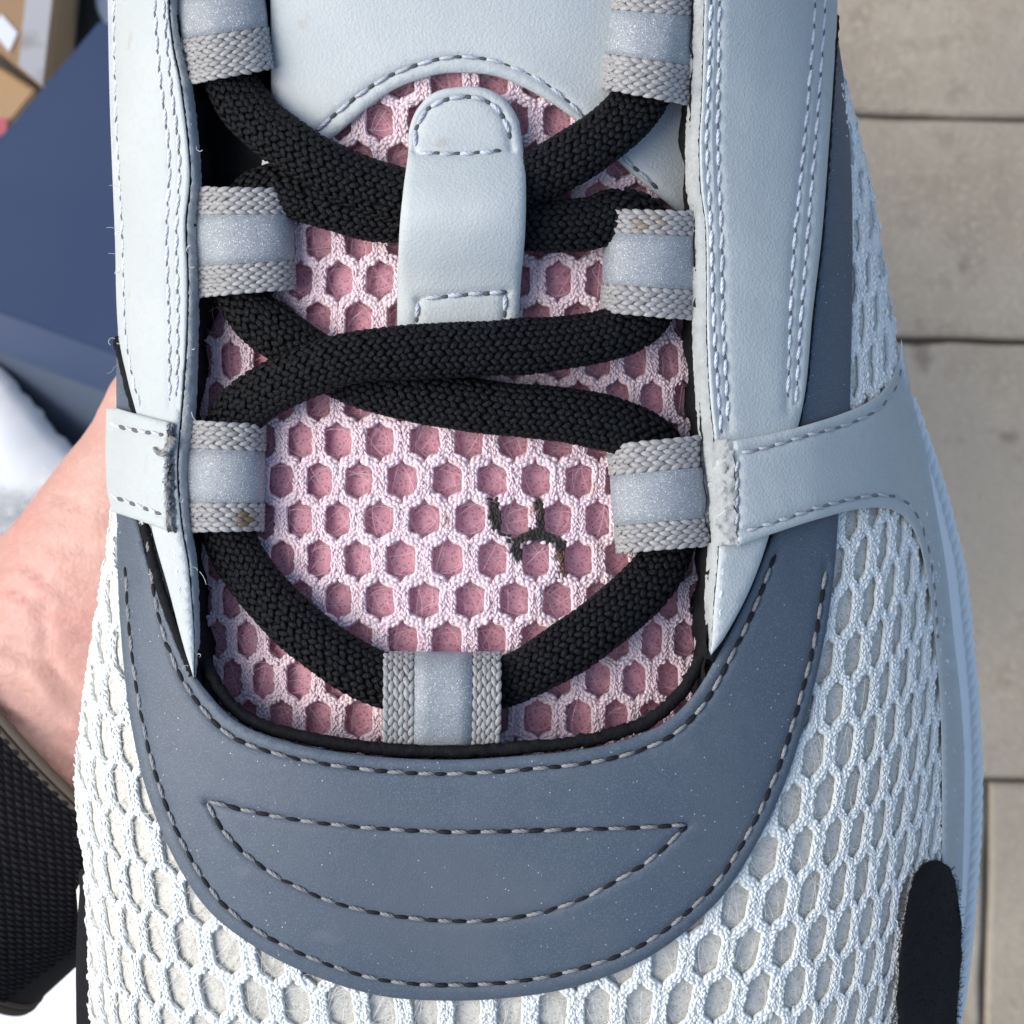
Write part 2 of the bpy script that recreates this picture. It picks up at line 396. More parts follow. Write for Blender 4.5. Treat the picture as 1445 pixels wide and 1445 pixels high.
# side wall down to the sole, all round
edge = np.concatenate([outl, outr[::-1]])
top = np.concatenate([edge, (zb(edge[:, 0], edge[:, 1])-4)[:, None]], 1)
cen = np.array([690, 900.])
def shrink(k, z):
    e = edge.copy(); kk = (H - top[:, 2])/(H - z)      # straight down in the real world
    e = 722.5 + (e-722.5)*kk[:, None]
    e = e + (cen - e)*k
    return np.concatenate([e, np.full((len(e), 1), z)], 1)
rows = [top, shrink(.004, -430), shrink(.01, -600), shrink(.015, -760)]
rows[1][:, 2] = np.minimum(rows[1][:, 2], top[:, 2]-10)
V = np.concatenate(rows); n = len(edge); F = []
for r in range(3):
    i = np.arange(n-1)+r*n; F.append(np.stack([i, i+1, i+n+1, i+n], 1))
link('side_wall', V, np.concatenate(F), M['leather'], sneaker)
# midsole: ring outline, wider than the upper
eM = lerp([(-330, 1090), (0, 1120), (400, 1225), (600, 1298), (640, 1312), (700, 1331), (800, 1356), (900, 1367), (1000, 1376), (1100, 1380), (1200, 1377), (1300, 1369), (1400, 1358), (1445, 1350), (1560, 1308), (1660, 1215), (1730, 1050), (1795, 690)])
vm = np.concatenate([np.arange(-1500, 1600, 12), np.arange(1600, 1797, 6)])
heel = np.clip((-vm-1150)/350, 0, 1); hk = np.sqrt(np.clip(1-heel**2, 0.0004, 1))
mr = np.where(vm < -330, 690+(1090-690)*hk, eM(vm)); ml = np.where(vm < -330, 690-(690-205)*hk, eL(vm)+40)
mlL = ml + np.interp(vm, [1180, 1260, 1445, 1600], [0, -50, -52, -20])
ZS = -560
ring = np.concatenate([np.stack([mlL, vm], 1), np.stack([mr, vm], 1)[::-1]])
def ring_at(z, k):
    e = 722.5 + (ring-722.5)*((H-ZS)/(H-z)); e = e+(np.array([690, 300])-e)*k
    return np.concatenate([e, np.full((len(e), 1), z)], 1)
prof = [(-500, .16), (ZS+8, .012), (ZS, .004), (ZS-14, 0), (ZS-60, .004), (ZS-160, .0), (ZS-300, .012), (ZS-365, .03), (ZS-372, .06)]
R = [ring_at(z, k) for z, k in prof]; n = len(ring)
V = np.concatenate(R); F = []
for r in range(len(R)-1):
    i = np.arange(n); j = (i+1) % n; F.append(np.stack([i+r*n, j+r*n, j+(r+1)*n, i+(r+1)*n], 1))
base = (len(R)-1)*n; i = np.arange(n//2-1)
F.append(np.stack([base+i, base+i+1, base+n-2-i, base+n-1-i], 1))
F.append(np.stack([i, n-1-i, n-2-i, i+1], 1))
midsole = link('midsole', V, np.concatenate(F), M['rubber'], sneaker)
# twisted cord along the midsole's upper rim
rim = ring_at(ZS+2, .002); rimp = resample(rim[[k for k in range(n) if 560 < rim[k, 1] and rim[k, 0] > 660]], 3.)
rimp = resample(rimp, 3.)
L_ = len(rimp); ph = np.arange(L_)*3./9.
paths = []
tt = np.gradient(rimp, axis=0); tt /= np.linalg.norm(tt, axis=1)[:, None]
sd = np.cross(tt, [0, 0, 1.])
for k in range(3):
    a = ph*1.0 + k*2*math.pi/3
    paths.append(rimp + sd*(np.cos(a)*4.2)[:, None] + np.array([0, 0, 1.])*(np.sin(a)*4.2)[:, None])
V, F = tubes(paths, [0, 0, 1.], 5.2, sides=8)
link('rim_cord', V, F, M['white_yarn'], midsole, col=np.ones((len(V), 3)))
# heel quarter behind the frame: a collar wall round the opening
vq = np.arange(-1440, -320, 20); hk = np.sqrt(np.clip(1-np.clip((-vq-1090)/350, 0, 1)**2, .0006, 1))
ql = np.stack([690-(690-190)*hk, vq], 1); qr = np.stack([690+(1130-690)*hk, vq], 1)[::-1]
q = np.concatenate([ql[::-1], qr[::-1]]) ; q = np.concatenate([np.stack([690-(690-165)*hk, vq], 1)[::-1], np.stack([690+(1160-690)*hk, vq], 1)])
def q_at(z, k): 
    e = q+(np.array([690, -700])-q)*k; return np.concatenate([e, np.full((len(e), 1), z)], 1)
RQ = [q_at(-760, .02), q_at(-500, -.02), q_at(-200, .02), q_at(80, .10), q_at(150, .14), q_at(140, .22), q_at(-100, .22), q_at(-700, .12)]
V = np.concatenate(RQ); n = len(q); F = []
for r in range(len(RQ)-1):
    i = np.arange(n-1)+r*n; F.append(np.stack([i, i+1, i+n+1, i+n], 1))
link('heel_quarter', V, np.concatenate(F), M['leather'], sneaker)

# ------------------------------------------------------------------ knitted honeycomb
def honeycomb(poly, smap, zf, W, Rp, v0, wale_ids, rows_rng, strand, rise, colfun, pitch=7.6, vert=.44, diag=.55):
    """Warp-knit spacer fabric: zig-zag wales, each a chain of paired slanted loops.
    smap(s, t) -> (u, v): fabric coordinates to drawing coordinates."""
    parts, cols = [], []
    cores = []
    d = strand*.25
    allc, alld, alln, alll, allw = [], [], [], [], []
    for k in wale_ids:
        for kind in (0, 1):
            # control polyline of the wale
            pts = []
            for r in range(rows_rng[0], rows_rng[1]):
                even = r % 2 == 0
                if kind == 0: x = k*W + (d if even else W/2 - d)
                else: x = k*W + (-d if even else -W/2 + d)
                tc_ = r*Rp
                pts += [(x, tc_-Rp*vert), (x, tc_+Rp*vert)]
            pts = np.array(pts)
            # soften corners
            p = resample(pts, 3.); 
            for _ in range(5): p[1:-1] = (p[:-2]+2*p[1:-1]+p[2:])/4
            p = resample(p, pitch)
            u, v, over = smap(p[:, 0], p[:, 1])
            Q = np.stack([u, v], 1) + rng.normal(0, .5, (len(u), 2))
            ins = inside(Q, poly) & (over < 46)
            if ins.sum() < 3: continue
            idx = np.where(ins)[0]
            # fabric-space tangent in drawing coords
            z = zf(Q[:, 0], Q[:, 1]) + rise - over
            P3 = np.concatenate([Q, z[:, None]], 1)
            T = np.gradient(P3, axis=0); T /= np.linalg.norm(T, axis=1)[:, None]+1e-9
            Nn = up_at(zf, Q[:, 0], Q[:, 1]); S = np.cross(T, Nn)
            local = np.linalg.norm(np.gradient(P3, axis=0), axis=1)/pitch      # stretch
            # width follows the local across-stretch
            ue, ve, _o = smap(p[:, 0]+1., p[:, 1]); ze = zf(ue, ve)
            sx = np.sqrt((ue-u)**2+(ve-v)**2+(ze-zf(u, v))**2)
            sx = np.clip(sx, .5, 1.6)
            tf = np.abs(np.gradient(p[:, 0]))/pitch
            hw = strand*.5*sx*(1+diag*np.clip(tf*1.5, 0, 1))
            for side, sg in ((-1, 1), (0, -1), (1, 1)):
                c = P3 + S*(hw*.34*side + rng.normal(0, .4, len(P3)))[:, None] + T*(pitch*(.5 if side == 0 else 0)+rng.normal(0, .7, len(P3)))[:, None] + Nn*(rng.normal(0, .8, len(P3))+(.9 if side == 0 else 0))[:, None]
                ang = rng.normal(.36, .16, len(P3))*sg
                dd = T*np.cos(ang)[:, None] + S*np.sin(ang)[:, None] + Nn*rng.normal(0, .07, len(P3))[:, None]
                allc.append(c[idx]); alld.append(dd[idx]); alln.append(Nn[idx])
                alll.append((pitch*1.42*local*rng.uniform(.8, 1.2, len(P3)))[idx]); allw.append((hw*.43*rng.uniform(.75, 1.15, len(P3)))[idx])
            # core ribbon, split where the wale leaves the patch
            runs = np.split(idx, np.where(np.diff(idx) > 1)[0]+1)
            for rr in runs:
                if len(rr) < 2: continue
                cores.append((P3[rr] - Nn[rr]*2.5, Nn[rr], hw[rr]))
    c = np.concatenate(allc); dd = np.concatenate(alld); nn = np.concatenate(alln); ll = np.concatenate(alll); ww = np.concatenate(allw)
    V, F = spindles(c, dd, nn, ll, ww, np.minimum(ww*.85, 5.), sides=5, bow=.35)
    per = 25
    tint = colfun(c) * rng.uniform(.90, 1.06, (len(c), 1))
    parts.append((V, F)); cols.append(np.repeat(tint, per, 0))
    for P3, Nn, hw in cores:
        V, F = tubes(P3[None], Nn[None], (hw*.60)[None], (hw*.30)[None], sides=6)
        parts.append((V, F)); cols.append(np.repeat(colfun(P3)*.93, 6, 0))
    V, F = merge(parts)
    return V, F, np.concatenate(cols)

def filaments(centres, zf, wid, hei, lift, per, mat_, name, parent, ang=0., seg=7, rad=.55):
    K = len(centres)*per
    c = np.repeat(centres, per, 0)
    a0 = rng.uniform(0, 2*math.pi, K); rr = rng.uniform(.75, 1.1, K)
    p0 = c + np.stack([np.cos(a0)*wid*.5*rr, np.sin(a0)*hei*.5*rr], 1)
    a1 = a0 + rng.normal(math.pi*.62, .55, K)*np.sign(rng.normal(size=K))
    p2 = c + np.stack([np.cos(a1)*wid*.5*rr, np.sin(a1)*hei*.5*rr], 1)
    mid = (p0+p2)/2 + (c-(p0+p2)/2)*rng.uniform(-1.4, .1, K)[:, None] + rng.normal(0, 4, (K, 2))
    t = np.linspace(0, 1, seg)[None, :, None]
    P = (1-t)**2*p0[:, None]+2*t*(1-t)*mid[:, None]+t**2*p2[:, None]
    zz = zf(P[..., 0].ravel(), P[..., 1].ravel()).reshape(K, seg)
    h = lift*(rng.uniform(.25, 1, K)[:, None]) * (1-.5*np.sin(np.linspace(0, math.pi, seg))[None]) 
    P3 = np.concatenate([P, (zz+h)[..., None]], 2)
    V, F = tubes(P3, [0, .3, 1.], rng.uniform(.6, 1.3, K)[:, None]*rad, sides=3)
    o = link(name, V, F, mat_, parent); o['kind'] = 'stuff'
    return o

# ---- tongue
tongue_poly = curve_pts([(402, 300, 1), (330, 400), (285, 500), (264, 620), (262, 800), (280, 1000), (340, 1080), (620, 1100), (900, 1078), (985, 1000), (1012, 800), (1010, 500), (1000, 250, 1), (830, 140), (640, 85), (460, 160)], True, 10)
def tongue_map(s, t):
    v = t + 677.7
    x = s/350.                                    # wrap round the curved tongue
    u = 598.2 + s - 46*np.sign(s-0)*np.abs(np.clip((s-47)/350., -2, 2))**2.4
    return u+2.6*fbm(s, t, 240, 41, 2), v+2.2*fbm(s, t, 260, 42, 2), np.zeros_like(u)
tongue = sheet('tongue', tongue_poly[::1], on(zt, -22), M['pink_lining'], sneaker, thick=6, rnd=4, grid=10, wob=2.5, wobs=35, smooth_outline=False)
STAIN = [[(695, 701), (701, 742)], [(701, 742), (727, 762)], [(727, 762), (731, 787)], [(727, 764), (764, 750)], [(761, 708), (766, 752)], [(766, 752), (790, 764)], [(791, 764), (797, 810)]]
def pink_col(c):
    p = c[:, :2]
    d = np.min([dist_to(p, np.array(s, float)) for s in STAIN], 0)
    k = np.clip((rng.normal(7.9, 1.3, len(p))-d)/1.6, 0, 1)[:, None]
    k[d > 14] = 0
    base = np.ones((len(p), 3))
    tail = ((p[:, 1] > 778) & (p[:, 0] > 780))[:, None]
    dark = np.where(tail, np.array([.16, .10, .06]), np.array([.03, .03, .026]))
    base = base*(1-k) + dark*k
    for (x, y, r) in ((631, 735, 9), (846, 772, 9), (752, 722, 8), (640, 655, 7), (845, 640, 7), (838, 690, 7), (548, 1030, 7), (860, 930, 8)):
        m = np.exp(-((p[:, 0]-x)**2+(p[:, 1]-y)**2)/r**2)[:, None]*.55
        base = base*(1-m) + np.array([.66, .50, .36])*m
    return base
V, F, col = honeycomb(tongue_poly, tongue_map, zt, 65., 56.3, 677.7, range(-7, 8), (-12, 9), 21.5, 2, pink_col, pitch=7.0)
knit = link('honeycomb_knit', V, F, M['pink_yarn'], tongue, col=col)
hc = []
for r in range(-11, 8):
    for k in range(-7, 8):
        s = k*65. + (32.5 if r % 2 == 0 else 0)
        u, v, _ = tongue_map(np.array([s]), np.array([r*56.3])); hc.append((u[0], v[0]))
hc = np.array(hc); hc = hc[inside(hc, tongue_poly)]
filaments(hc, on(zt, -9), 44, 50, 10, 10, M['pink_hair'], 'filament', tongue, rad=.27)

# ---- white vamp mesh
vs_ = np.arange(-330, 1790, 20); us_ = np.arange(90, 1400, 5.)
ARC = []
for v in vs_:
    z = zb(us_, np.full_like(us_, v)); dz = np.gradient(z, us_)
    ds = np.sqrt(1+np.clip(dz, -2.2, 2.2)**2)*(1+.55*np.clip((us_-1080)/160, 0, 1)+.35*np.clip((300-us_)/120, 0, 1)); s = np.cumsum(ds)*5.; ARC.append(s - np.interp(690, us_, s))
ARC = np.array(ARC)
def vamp_map(s, t):
    v0 = t + 1300.
    k = 1-(np.clip(v0, 700, 1700)-1300)*.00046
    S = s*k
    v = v0 - .00017*S**2 + 4*fbm(s, t, 300, 43, 2)
    S = S + 4*fbm(s, t, 280, 44, 2)
    i = np.clip(np.round((v+330)/20).astype(int), 0, len(vs_)-1)
    u = np.empty_like(S)
    for j in np.unique(i):
        m = i == j; u[m] = np.interp(S[m], ARC[j], us_)
    lo_u, hi_u = eL(v)+6, eR(v)-6
    over = np.maximum(np.clip(lo_u-u, 0, None), np.clip(u-hi_u, 0, None))*2.2
    u = np.where(u < lo_u, lo_u+.05*over, np.where(u > hi_u, hi_u-.05*over, u))
    return u, v, over
vl = np.arange(690, 1786, 14)
poly_main = np.concatenate([np.stack([eL(vl)-20, vl], 1), np.stack([eR(vl)+20, vl], 1)[::-1], np.array([(1150, 690), (1120, 1000), (1020, 1210), (900, 1310), (620, 1375), (430, 1330), (270, 1180), (220, 1040), (205, 850), (200, 690)], float)])
vl2 = np.arange(-20, 640, 14)
poly_top = np.concatenate([np.stack([np.full_like(vl2, 1185), vl2], 1), np.stack([eR(vl2)+20, vl2], 1)[::-1]])
plain = lambda c: np.ones((len(c), 3))
V, F, col = honeycomb(poly_main, vamp_map, on(zb, 7), 64., 64., 1300, range(-15, 22), (-12, 9), 23.5, 2, plain, pitch=7.2, vert=.41, diag=.4)
vamp = link('vamp_mesh', V, F, M['white_yarn'], sneaker, col=col)
V, F, col = honeycomb(poly_top, vamp_map, on(zb, 7), 54., 64., 1300, range(8, 30), (-24, -8), 25, 2, plain, pitch=8.5)
link('quarter_mesh', V, F, M['white_yarn'], sneaker, col=col)
hc = []
for r in range(-13, 10):
    for k in range(-15, 22):
        u, v, _o = vamp_map(np.array([k*64. + (32. if r % 2 == 0 else 0)]), np.array([r*64.])); hc.append((u[0], v[0]))
hc = np.array(hc); hc = hc[inside(hc, poly_main) & (hc[:, 0] > eL(hc[:, 1])+30) & (hc[:, 0] < eR(hc[:, 1])-34)]
filaments(hc, on(zb, 3), 42, 58, 9, 12, M['white_hair'], 'filament', vamp, rad=.36)

# ------------------------------------------------------------------ sewn pieces
def seam(name, lines, zf, parent, colour, length=24, gap=17, r=3.1, dark=(.012, .012, .014), zig=0., lift=0., twist=2.2, hole_dip=.1, hole_w=1.05):
    parts, cols = [], []
    for ln in lines:
        g = resample(ln, 2.); s = np.concatenate([[0], np.cumsum(np.linalg.norm(np.diff(g, axis=0), axis=1))])
        pos = rng.uniform(1, 8); k = 0
        st, bb = [], []
        while pos + length < s[-1]+4:
            l = length*rng.uniform(.9, 1.12); st.append((pos, min(pos+l, s[-1]))); bb.append((pos+l-3, min(pos+l+gap+3, s[-1]))); pos += l+gap*rng.uniform(.9, 1.1); k += 1
        def path(a, b, n, h0, h1, jit):
            q = a+(b-a)*np.linspace(0, 1, n)
            p = np.stack([np.interp(q, s, g[:, i]) for i in (0, 1)], 1) 
            t = np.gradient(p, axis=0); t /= np.linalg.norm(t, axis=1)[:, None]+1e-9
            p = p + np.stack([-t[:, 1], t[:, 0]], 1)*(np.linspace(-1, 1, n)*jit)[:, None]
            z = zf(p[:, 0], p[:, 1]) + lift + h0 + (h1-h0)*np.sin(np.linspace(0, math.pi, n))**.6
            return np.concatenate([p, z[:, None]], 1)
        n = 9
        for i, (a, b) in enumerate(st):
            P = path(a, b, n, -r*1.2, r*.55, rng.normal(zig, .5))
            T = np.gradient(P, axis=0); T /= np.linalg.norm(T, axis=1)[:, None]; S = np.cross(T, [0, 0, 1.])
            ph = np.linspace(0, 2*math.pi*twist*.5, n)+rng.uniform(0, 6)
            rad = r*np.array([.5, .8, .95, 1, 1, 1, .95, .8, .5])
            tint = np.array(colour)*rng.uniform(.86, 1.08)
            for q in (0, 1, 2):
                a2 = ph+q*2*math.pi/3
                PP = P + S*(np.cos(a2)*rad*.45)[:, None] + np.array([0, 0, 1.])*(np.sin(a2)*rad*.45)[:, None]
                V, F = tubes(PP[None], [0, 0, 1.], (rad*.55)[None], sides=6); parts.append((V, F)); cols.append(np.tile(tint, (len(V), 1)))
        for a, b in bb:  # dark spindles between stitches: needle-hole shade put into colour, part black bobbin thread
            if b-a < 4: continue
            P = path(a, b, 5, -r*1.0, -r*hole_dip, rng.normal(0, .8)); fs = rng.uniform(.8, 1.1)*hole_w
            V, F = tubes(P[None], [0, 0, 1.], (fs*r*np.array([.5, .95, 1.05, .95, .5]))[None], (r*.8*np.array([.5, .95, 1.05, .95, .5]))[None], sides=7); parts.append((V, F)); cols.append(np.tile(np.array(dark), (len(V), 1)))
    V, F = merge(parts)
    return link(name, V, F, M['thread'], parent, col=np.concatenate(cols))

GREY_T = (.27, .275, .275); WHITE_T = (.66, .70, .76); HOLE_SHADE = (.13, .14, .15)  # the last tone paints the shade of needle holes between leather stitches
# toe overlay
ZO = on(zb, 10)
ov = sheet('toe_overlay', [(*OV_IN[0], 1)] + OV_IN[1:-1] + [(*OV_IN[-1], 1), (*OV_OUT[0], 1)] + OV_OUT[1:-1] + [(*OV_OUT[-1], 1)], ZO, M['reflective'], sneaker, thick=16, rnd=6, grid=10, grooves=[S_OVOUT, S_OVIN, S_EYE_T, S_EYE_B], wob=1.4, wobs=380, seed=3)
ZOT = on(ZO, 13.5)
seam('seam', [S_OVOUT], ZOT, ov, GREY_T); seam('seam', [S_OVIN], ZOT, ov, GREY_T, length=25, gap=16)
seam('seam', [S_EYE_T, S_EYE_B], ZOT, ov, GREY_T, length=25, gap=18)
qo = sheet('quarter_overlay', [(1176, -40, 1), (1181, 40), (1192, 120), (1201, 230), (1203, 400), (1199, 600, 1), (1140, 640, 1), (1128, 600), (1146, 450), (1160, 330), (1168, 200), (1174, 60)], on(zb, 8), M['reflective'], sneaker, thick=18, rnd=6, grid=10, seed=5)
sheet('quarter_overlay', [(164, 478, 1), (164, 540), (164, 610, 1), (200, 610, 1), (190, 560), (176, 500), (170, 470, 1)], on(zb, 8), M['reflective'], sneaker, thick=12, rnd=4, grid=8, seed=6)
# black edges: throat lining and the raw edge under the eyestays
def cord(name, ctrl, zf, r, m, parent, flat=1., noise=.6, sides=8):
    p = line(ctrl, 5); p = p + rng.normal(0, noise, p.shape)
    P = np.concatenate([p, zf(p[:, 0], p[:, 1])[:, None]], 1)
    V, F = tubes(P[None], [0, 0, 1.], r*rng.uniform(.9, 1.1, (1, len(P))), r*flat, sides=sides)
    return link(name, V, F, m, parent)
inn = [(288, 935), (318, 985), (350, 1014), (410, 1036), (500, 1053), (620, 1061), (740, 1055), (845, 1041), (920, 1014), (962, 975), (990, 930)]
cord('throat_edging', inn, on(zb, -8), 9.5, M['black'], sneaker, 1.5, noise=1.0)
cord('throat_edging', [(1079, 760), (1052, 832), (1013, 905), (1000, 932)], on(zb, 18), 8, M['black'], sneaker)
cord('throat_edging', [(204, 742), (222, 815), (247, 890), (272, 955)], on(zb, 18), 7, M['black'], sneaker)
cord('throat_edging', [(1178, 20), (1166, 200), (1156, 330), (1142, 450), (1134, 540), (1122, 597)], on(zb, 20), 7, M['black'], sneaker)
cord('throat_edging', [(167, 480), (184, 545), (197, 590)], on(zb, 12), 9, M['black'], sneaker)
# inner throat walls hanging from the eyestays to the tongue
def wall(pts_u, z0, du, z1):
    vq_ = np.arange(-330, 1000, 12.); u = np.interp(vq_, [p[0] for p in pts_u], [p[1] for p in pts_u])
    rows = []
    for k in np.linspace(0, 1, 6):
        uu = u+du*k + 5*fbm(vq_, vq_*0+k*80, 90, 4); rows.append(np.stack([uu, vq_, zb(u, vq_)+z0+(z1-z0)*k**1.3], 1))
    V = np.concatenate(rows); n = len(vq_); F = []
    for r in range(5):
        i = np.arange(n-1)+r*n; F.append(np.stack([i, i+1, i+n+1, i+n], 1))
    link('throat_lining', V, np.concatenate(F), M['black'], sneaker)
wall([(-330, 246), (0, 246), (130, 268), (230, 276), (500, 272), (650, 260), (800, 268), (960, 280)], 22, 32, -120)
wall([(-330, 978), (0, 978), (190, 972), (300, 980), (480, 984), (620, 990), (770, 1002), (930, 996)], 22, -26, -120)

sheet('throat_lining', [(240, -330, 1), (245, 320, 1), (420, 320, 1), (400, -330, 1)], on(zt, -34), M['black'], sneaker, thick=6, rnd=3, grid=20)
# eyestays
ZE = on(zb, 24)
esl_s = [line([(160, -200), (161, 0), (164, 150), (173, 330), (178, 470), (188, 535), (199, 575)]), line([(216, -200), (218, 0), (226, 110), (239, 225), (235, 330), (238, 430), (240, 575)]), line([(229, -200), (231, 0), (240, 110), (253, 225), (249, 330), (251, 430), (249, 575)]), line([(246, 765), (252, 820), (262, 890)])]
esl = sheet('eyestay', ES_L, ZE, M['leather'], sneaker, thick=20, rnd=6, grid=9, grooves=esl_s[:3], wob=1.6, wobs=120, seed=8)
ZET = on(ZE, 17.5)
seam('seam', esl_s, ZET, esl, WHITE_T, length=24, gap=3.5, r=2.7, dark=HOLE_SHADE, zig=1.8, hole_dip=.7, hole_w=.8, lift=-.6)
esr_s = [line([(1003, -200), (1003, 0), (999, 150), (997, 200), (1003, 320), (1007, 450), (1014, 560), (1018, 612)]), line([(1015, -200), (1015, 0), (1013, 200), (1018, 330), (1020, 450), (1026, 560), (1028, 608)]), line([(1153, -200), (1150, 0), (1141, 130), (1130, 250), (1120, 350), (1114, 480), (1111, 575)]), line([(1167, -200), (1164, 0), (1156, 130), (1147, 240), (1138, 350), (1128, 480), (1123, 570)]), line([(1021, 790), (1018, 840), (1014, 890)])]
esr = sheet('eyestay', ES_R, ZE, M['leather'], sneaker, thick=20, rnd=6, grid=9, grooves=esr_s[:4], wob=1.6, wobs=120, seed=9)
seam('seam', esr_s, ZET, esr, WHITE_T, length=25, gap=4, r=2.7, dark=HOLE_SHADE, zig=1.4, hole_dip=.7, hole_w=.8, lift=-.6)
def cut_edge(inner, outer, zf, z0, z1, m, parent, name='cut_edge', rough=.8, n=5):
    a = line(inner, 4); b = resample(line(outer, 4), 4, n=len(a)); a = resample(a, 4, n=len(a))
    rows = []
    for k in np.linspace(0, 1, n):
        p = a*(1-k)+b*k + rng.normal(0, rough*.6, a.shape)
        zz = zf(a[:, 0], a[:, 1])*(1-k)+zf(b[:, 0], b[:, 1])*k + z0+(z1-z0)*k**1.6 + rng.normal(0, rough, len(a))
        rows.append(np.concatenate([p, zz[:, None]], 1))
    V = np.concatenate(rows); m_ = len(a); F = []
    for r in range(n-1):
        i = np.arange(m_-1)+r*m_; F.append(np.stack([i, i+1, i+m_+1, i+m_], 1))
    return link(name, V, np.concatenate(F), m, parent)
cut_edge([(238, -300), (240, 0), (245, 60), (256, 115), (267, 200), (270, 255), (264, 315), (267, 400), (264, 500), (257, 590), (252, 660), (258, 740), (268, 800), (275, 900), (275, 955)],
         [(252, -300), (251, 0), (259, 60), (271, 115), (281, 200), (284, 255), (279, 315), (281, 400), (280, 500), (276, 590), (267, 660), (271, 740), (279, 800), (282, 900), (277, 957)], ZE, 14, -14, M['leather_edge'], esl)
cut_edge([(994, -300), (993, 0), (989, 150), (986, 195), (988, 265), (995, 320), (997, 480), (1001, 560), (1007, 620), (1013, 700), (1013, 780), (1007, 850), (1003, 922)],
         [(975, -300), (974, 0), (970, 150), (967, 195), (968, 265), (975, 310), (977, 480), (981, 560), (987, 620), (997, 700), (998, 780), (994, 850), (1001, 924)], ZE, 14, -14, M['leather_edge'], esr)
# straps across the eyestays
ZP = on(zb, 42)
str_s = [line([(1044, 640), (1080, 632), (1135, 616), (1198, 598), (1240, 576), (1264, 546), (1273, 512)]), line([(1046, 752), (1100, 735), (1160, 715), (1220, 701), (1258, 700), (1286, 716), (1306, 760), (1317, 820), (1323, 900)]), line([(1040, 645), (1040, 748)])]
def zstrap(u, v):
    k = np.clip((u-1150)/120, 0, 1); return zb(u, v)+42-24*k-9*np.clip((u-1280)/40, 0, 1)
stp = sheet('side_strap', STRAP_R, zstrap, M['leather'], sneaker, thick=20, rnd=7, grid=9, grooves=str_s, wob=2.2, wobs=130, seed=11)
seam('seam', str_s, on(zstrap, 17), stp, (.50, .53, .57), length=18, gap=6, r=2.8, dark=(.19, .205, .22), zig=1.7, hole_dip=.5, hole_w=.9)
cut_edge([(1036, 622), (1037, 690), (1040, 768)], [(1007, 618), (1010, 690), (1008, 772)], zstrap, 18, -2, M['leather_edge'], stp, rough=1.8, n=8)
def zstrapl(u, v): return zb(np.maximum(u, 158), v)+42 - 1.4*np.clip(165-u, 0, 40)
stl_s = [line([(153, 598), (185, 606), (232, 614)]), line([(153, 698), (180, 708), (234, 728)]), line([(232, 620), (231, 722)])]
stl = sheet('side_strap', STRAP_L, zstrapl, M['leather'], sneaker, thick=20, rnd=8, grid=8, grooves=stl_s[:2], wob=1.6, seed=12)
seam('seam', stl_s, on(zstrapl, 17), stl, WHITE_T, length=14, gap=5, r=3.2, dark=HOLE_SHADE, zig=2, hole_dip=.6)
cut_edge([(236, 597), (234, 660), (236, 750)], [(251, 598), (248, 660), (252, 752)], zstrapl, 18, -4, M['leather_edge_dark'], stl, rough=2.4, n=7)
P = curve3([(246, 618, 10), (236, 634, 22), (228, 640, 26), (221, 637, 27), (217, 631, 26)], 2.); P[:, 2] += zstrapl(P[:, 0], P[:, 1])
V, F = tubes(P[None], [0, 0, 1.], np.linspace(9, 2.2, len(P))[None], np.linspace(6, 1.6, len(P))[None], sides=7)
link('frayed_tail', V + rng.normal(0, .5, V.shape), F, M['leather_edge_dark'], stl)

# black patches at the toe corners
sheet('toe_guard', [(1262, 1470), (1266, 1400), (1272, 1330), (1282, 1265), (1296, 1226), (1318, 1214), (1339, 1224), (1349, 1250), (1357, 1320), (1353, 1400), (1345, 1470), (1300, 1600), (1210, 1600)], lambda u, v: zb(np.minimum(u, eR(v)-12), v)+26-2.2*np.clip(u-eR(v)+12, 0, 60), M['suede_black'], sneaker, thick=16, rnd=12, grid=9, edge_noise=.8, wob=2, seed=14)
K = 420; sel = rng.uniform(1216, 1480, K); rt_ = rng.random(K) < .5
bx = np.where(rt_, np.interp(sel, [1214, 1224, 1250, 1320, 1400, 1480], [1318, 1338, 1348, 1356, 1352, 1345]), np.interp(sel, [1214, 1226, 1265, 1330, 1400, 1480], [1318, 1297, 1283, 1273, 1267, 1262]))
bx[:150] = rng.uniform(1272, 1346, 150)
x = np.stack([bx, sel], 1); th = np.where(rt_, 0., math.pi) + rng.normal(0, .9, K); cu = rng.normal(0, .5, K); ln_ = rng.uniform(4, 13, K)
z0 = zb(np.minimum(bx, eR(sel)-12), sel)+27; P = np.zeros((K, 5, 3))
for i in range(5):
    P[:, i, :2] = x; P[:, i, 2] = z0+i*1.2+np.where(np.arange(K) < 150, 14, 0); x = x+np.stack([np.cos(th), np.sin(th)], 1)*(ln_/5)[:, None]; th = th+cu
V, F = tubes(P, [0, 0, 1.], .5, sides=3)
fz = link('suede_nap', V, F, M['suede_black'], bpy.data.objects['toe_guard']); fz['kind'] = 'stuff'
def zgl(u, v): return zb(np.maximum(u, eL(v)+12), v)-30-2.5*np.clip(eL(v)+12-u, 0, 60)
sheet('toe_guard', [(118, 1225), (112, 1260), (108, 1330), (107, 1400), (112, 1480), (150, 1580), (190, 1610), (180, 1540), (135, 1440), (128, 1330), (126, 1260)], zgl, M['suede_black'], sneaker, thick=10, rnd=5, grid=6, seed=15)

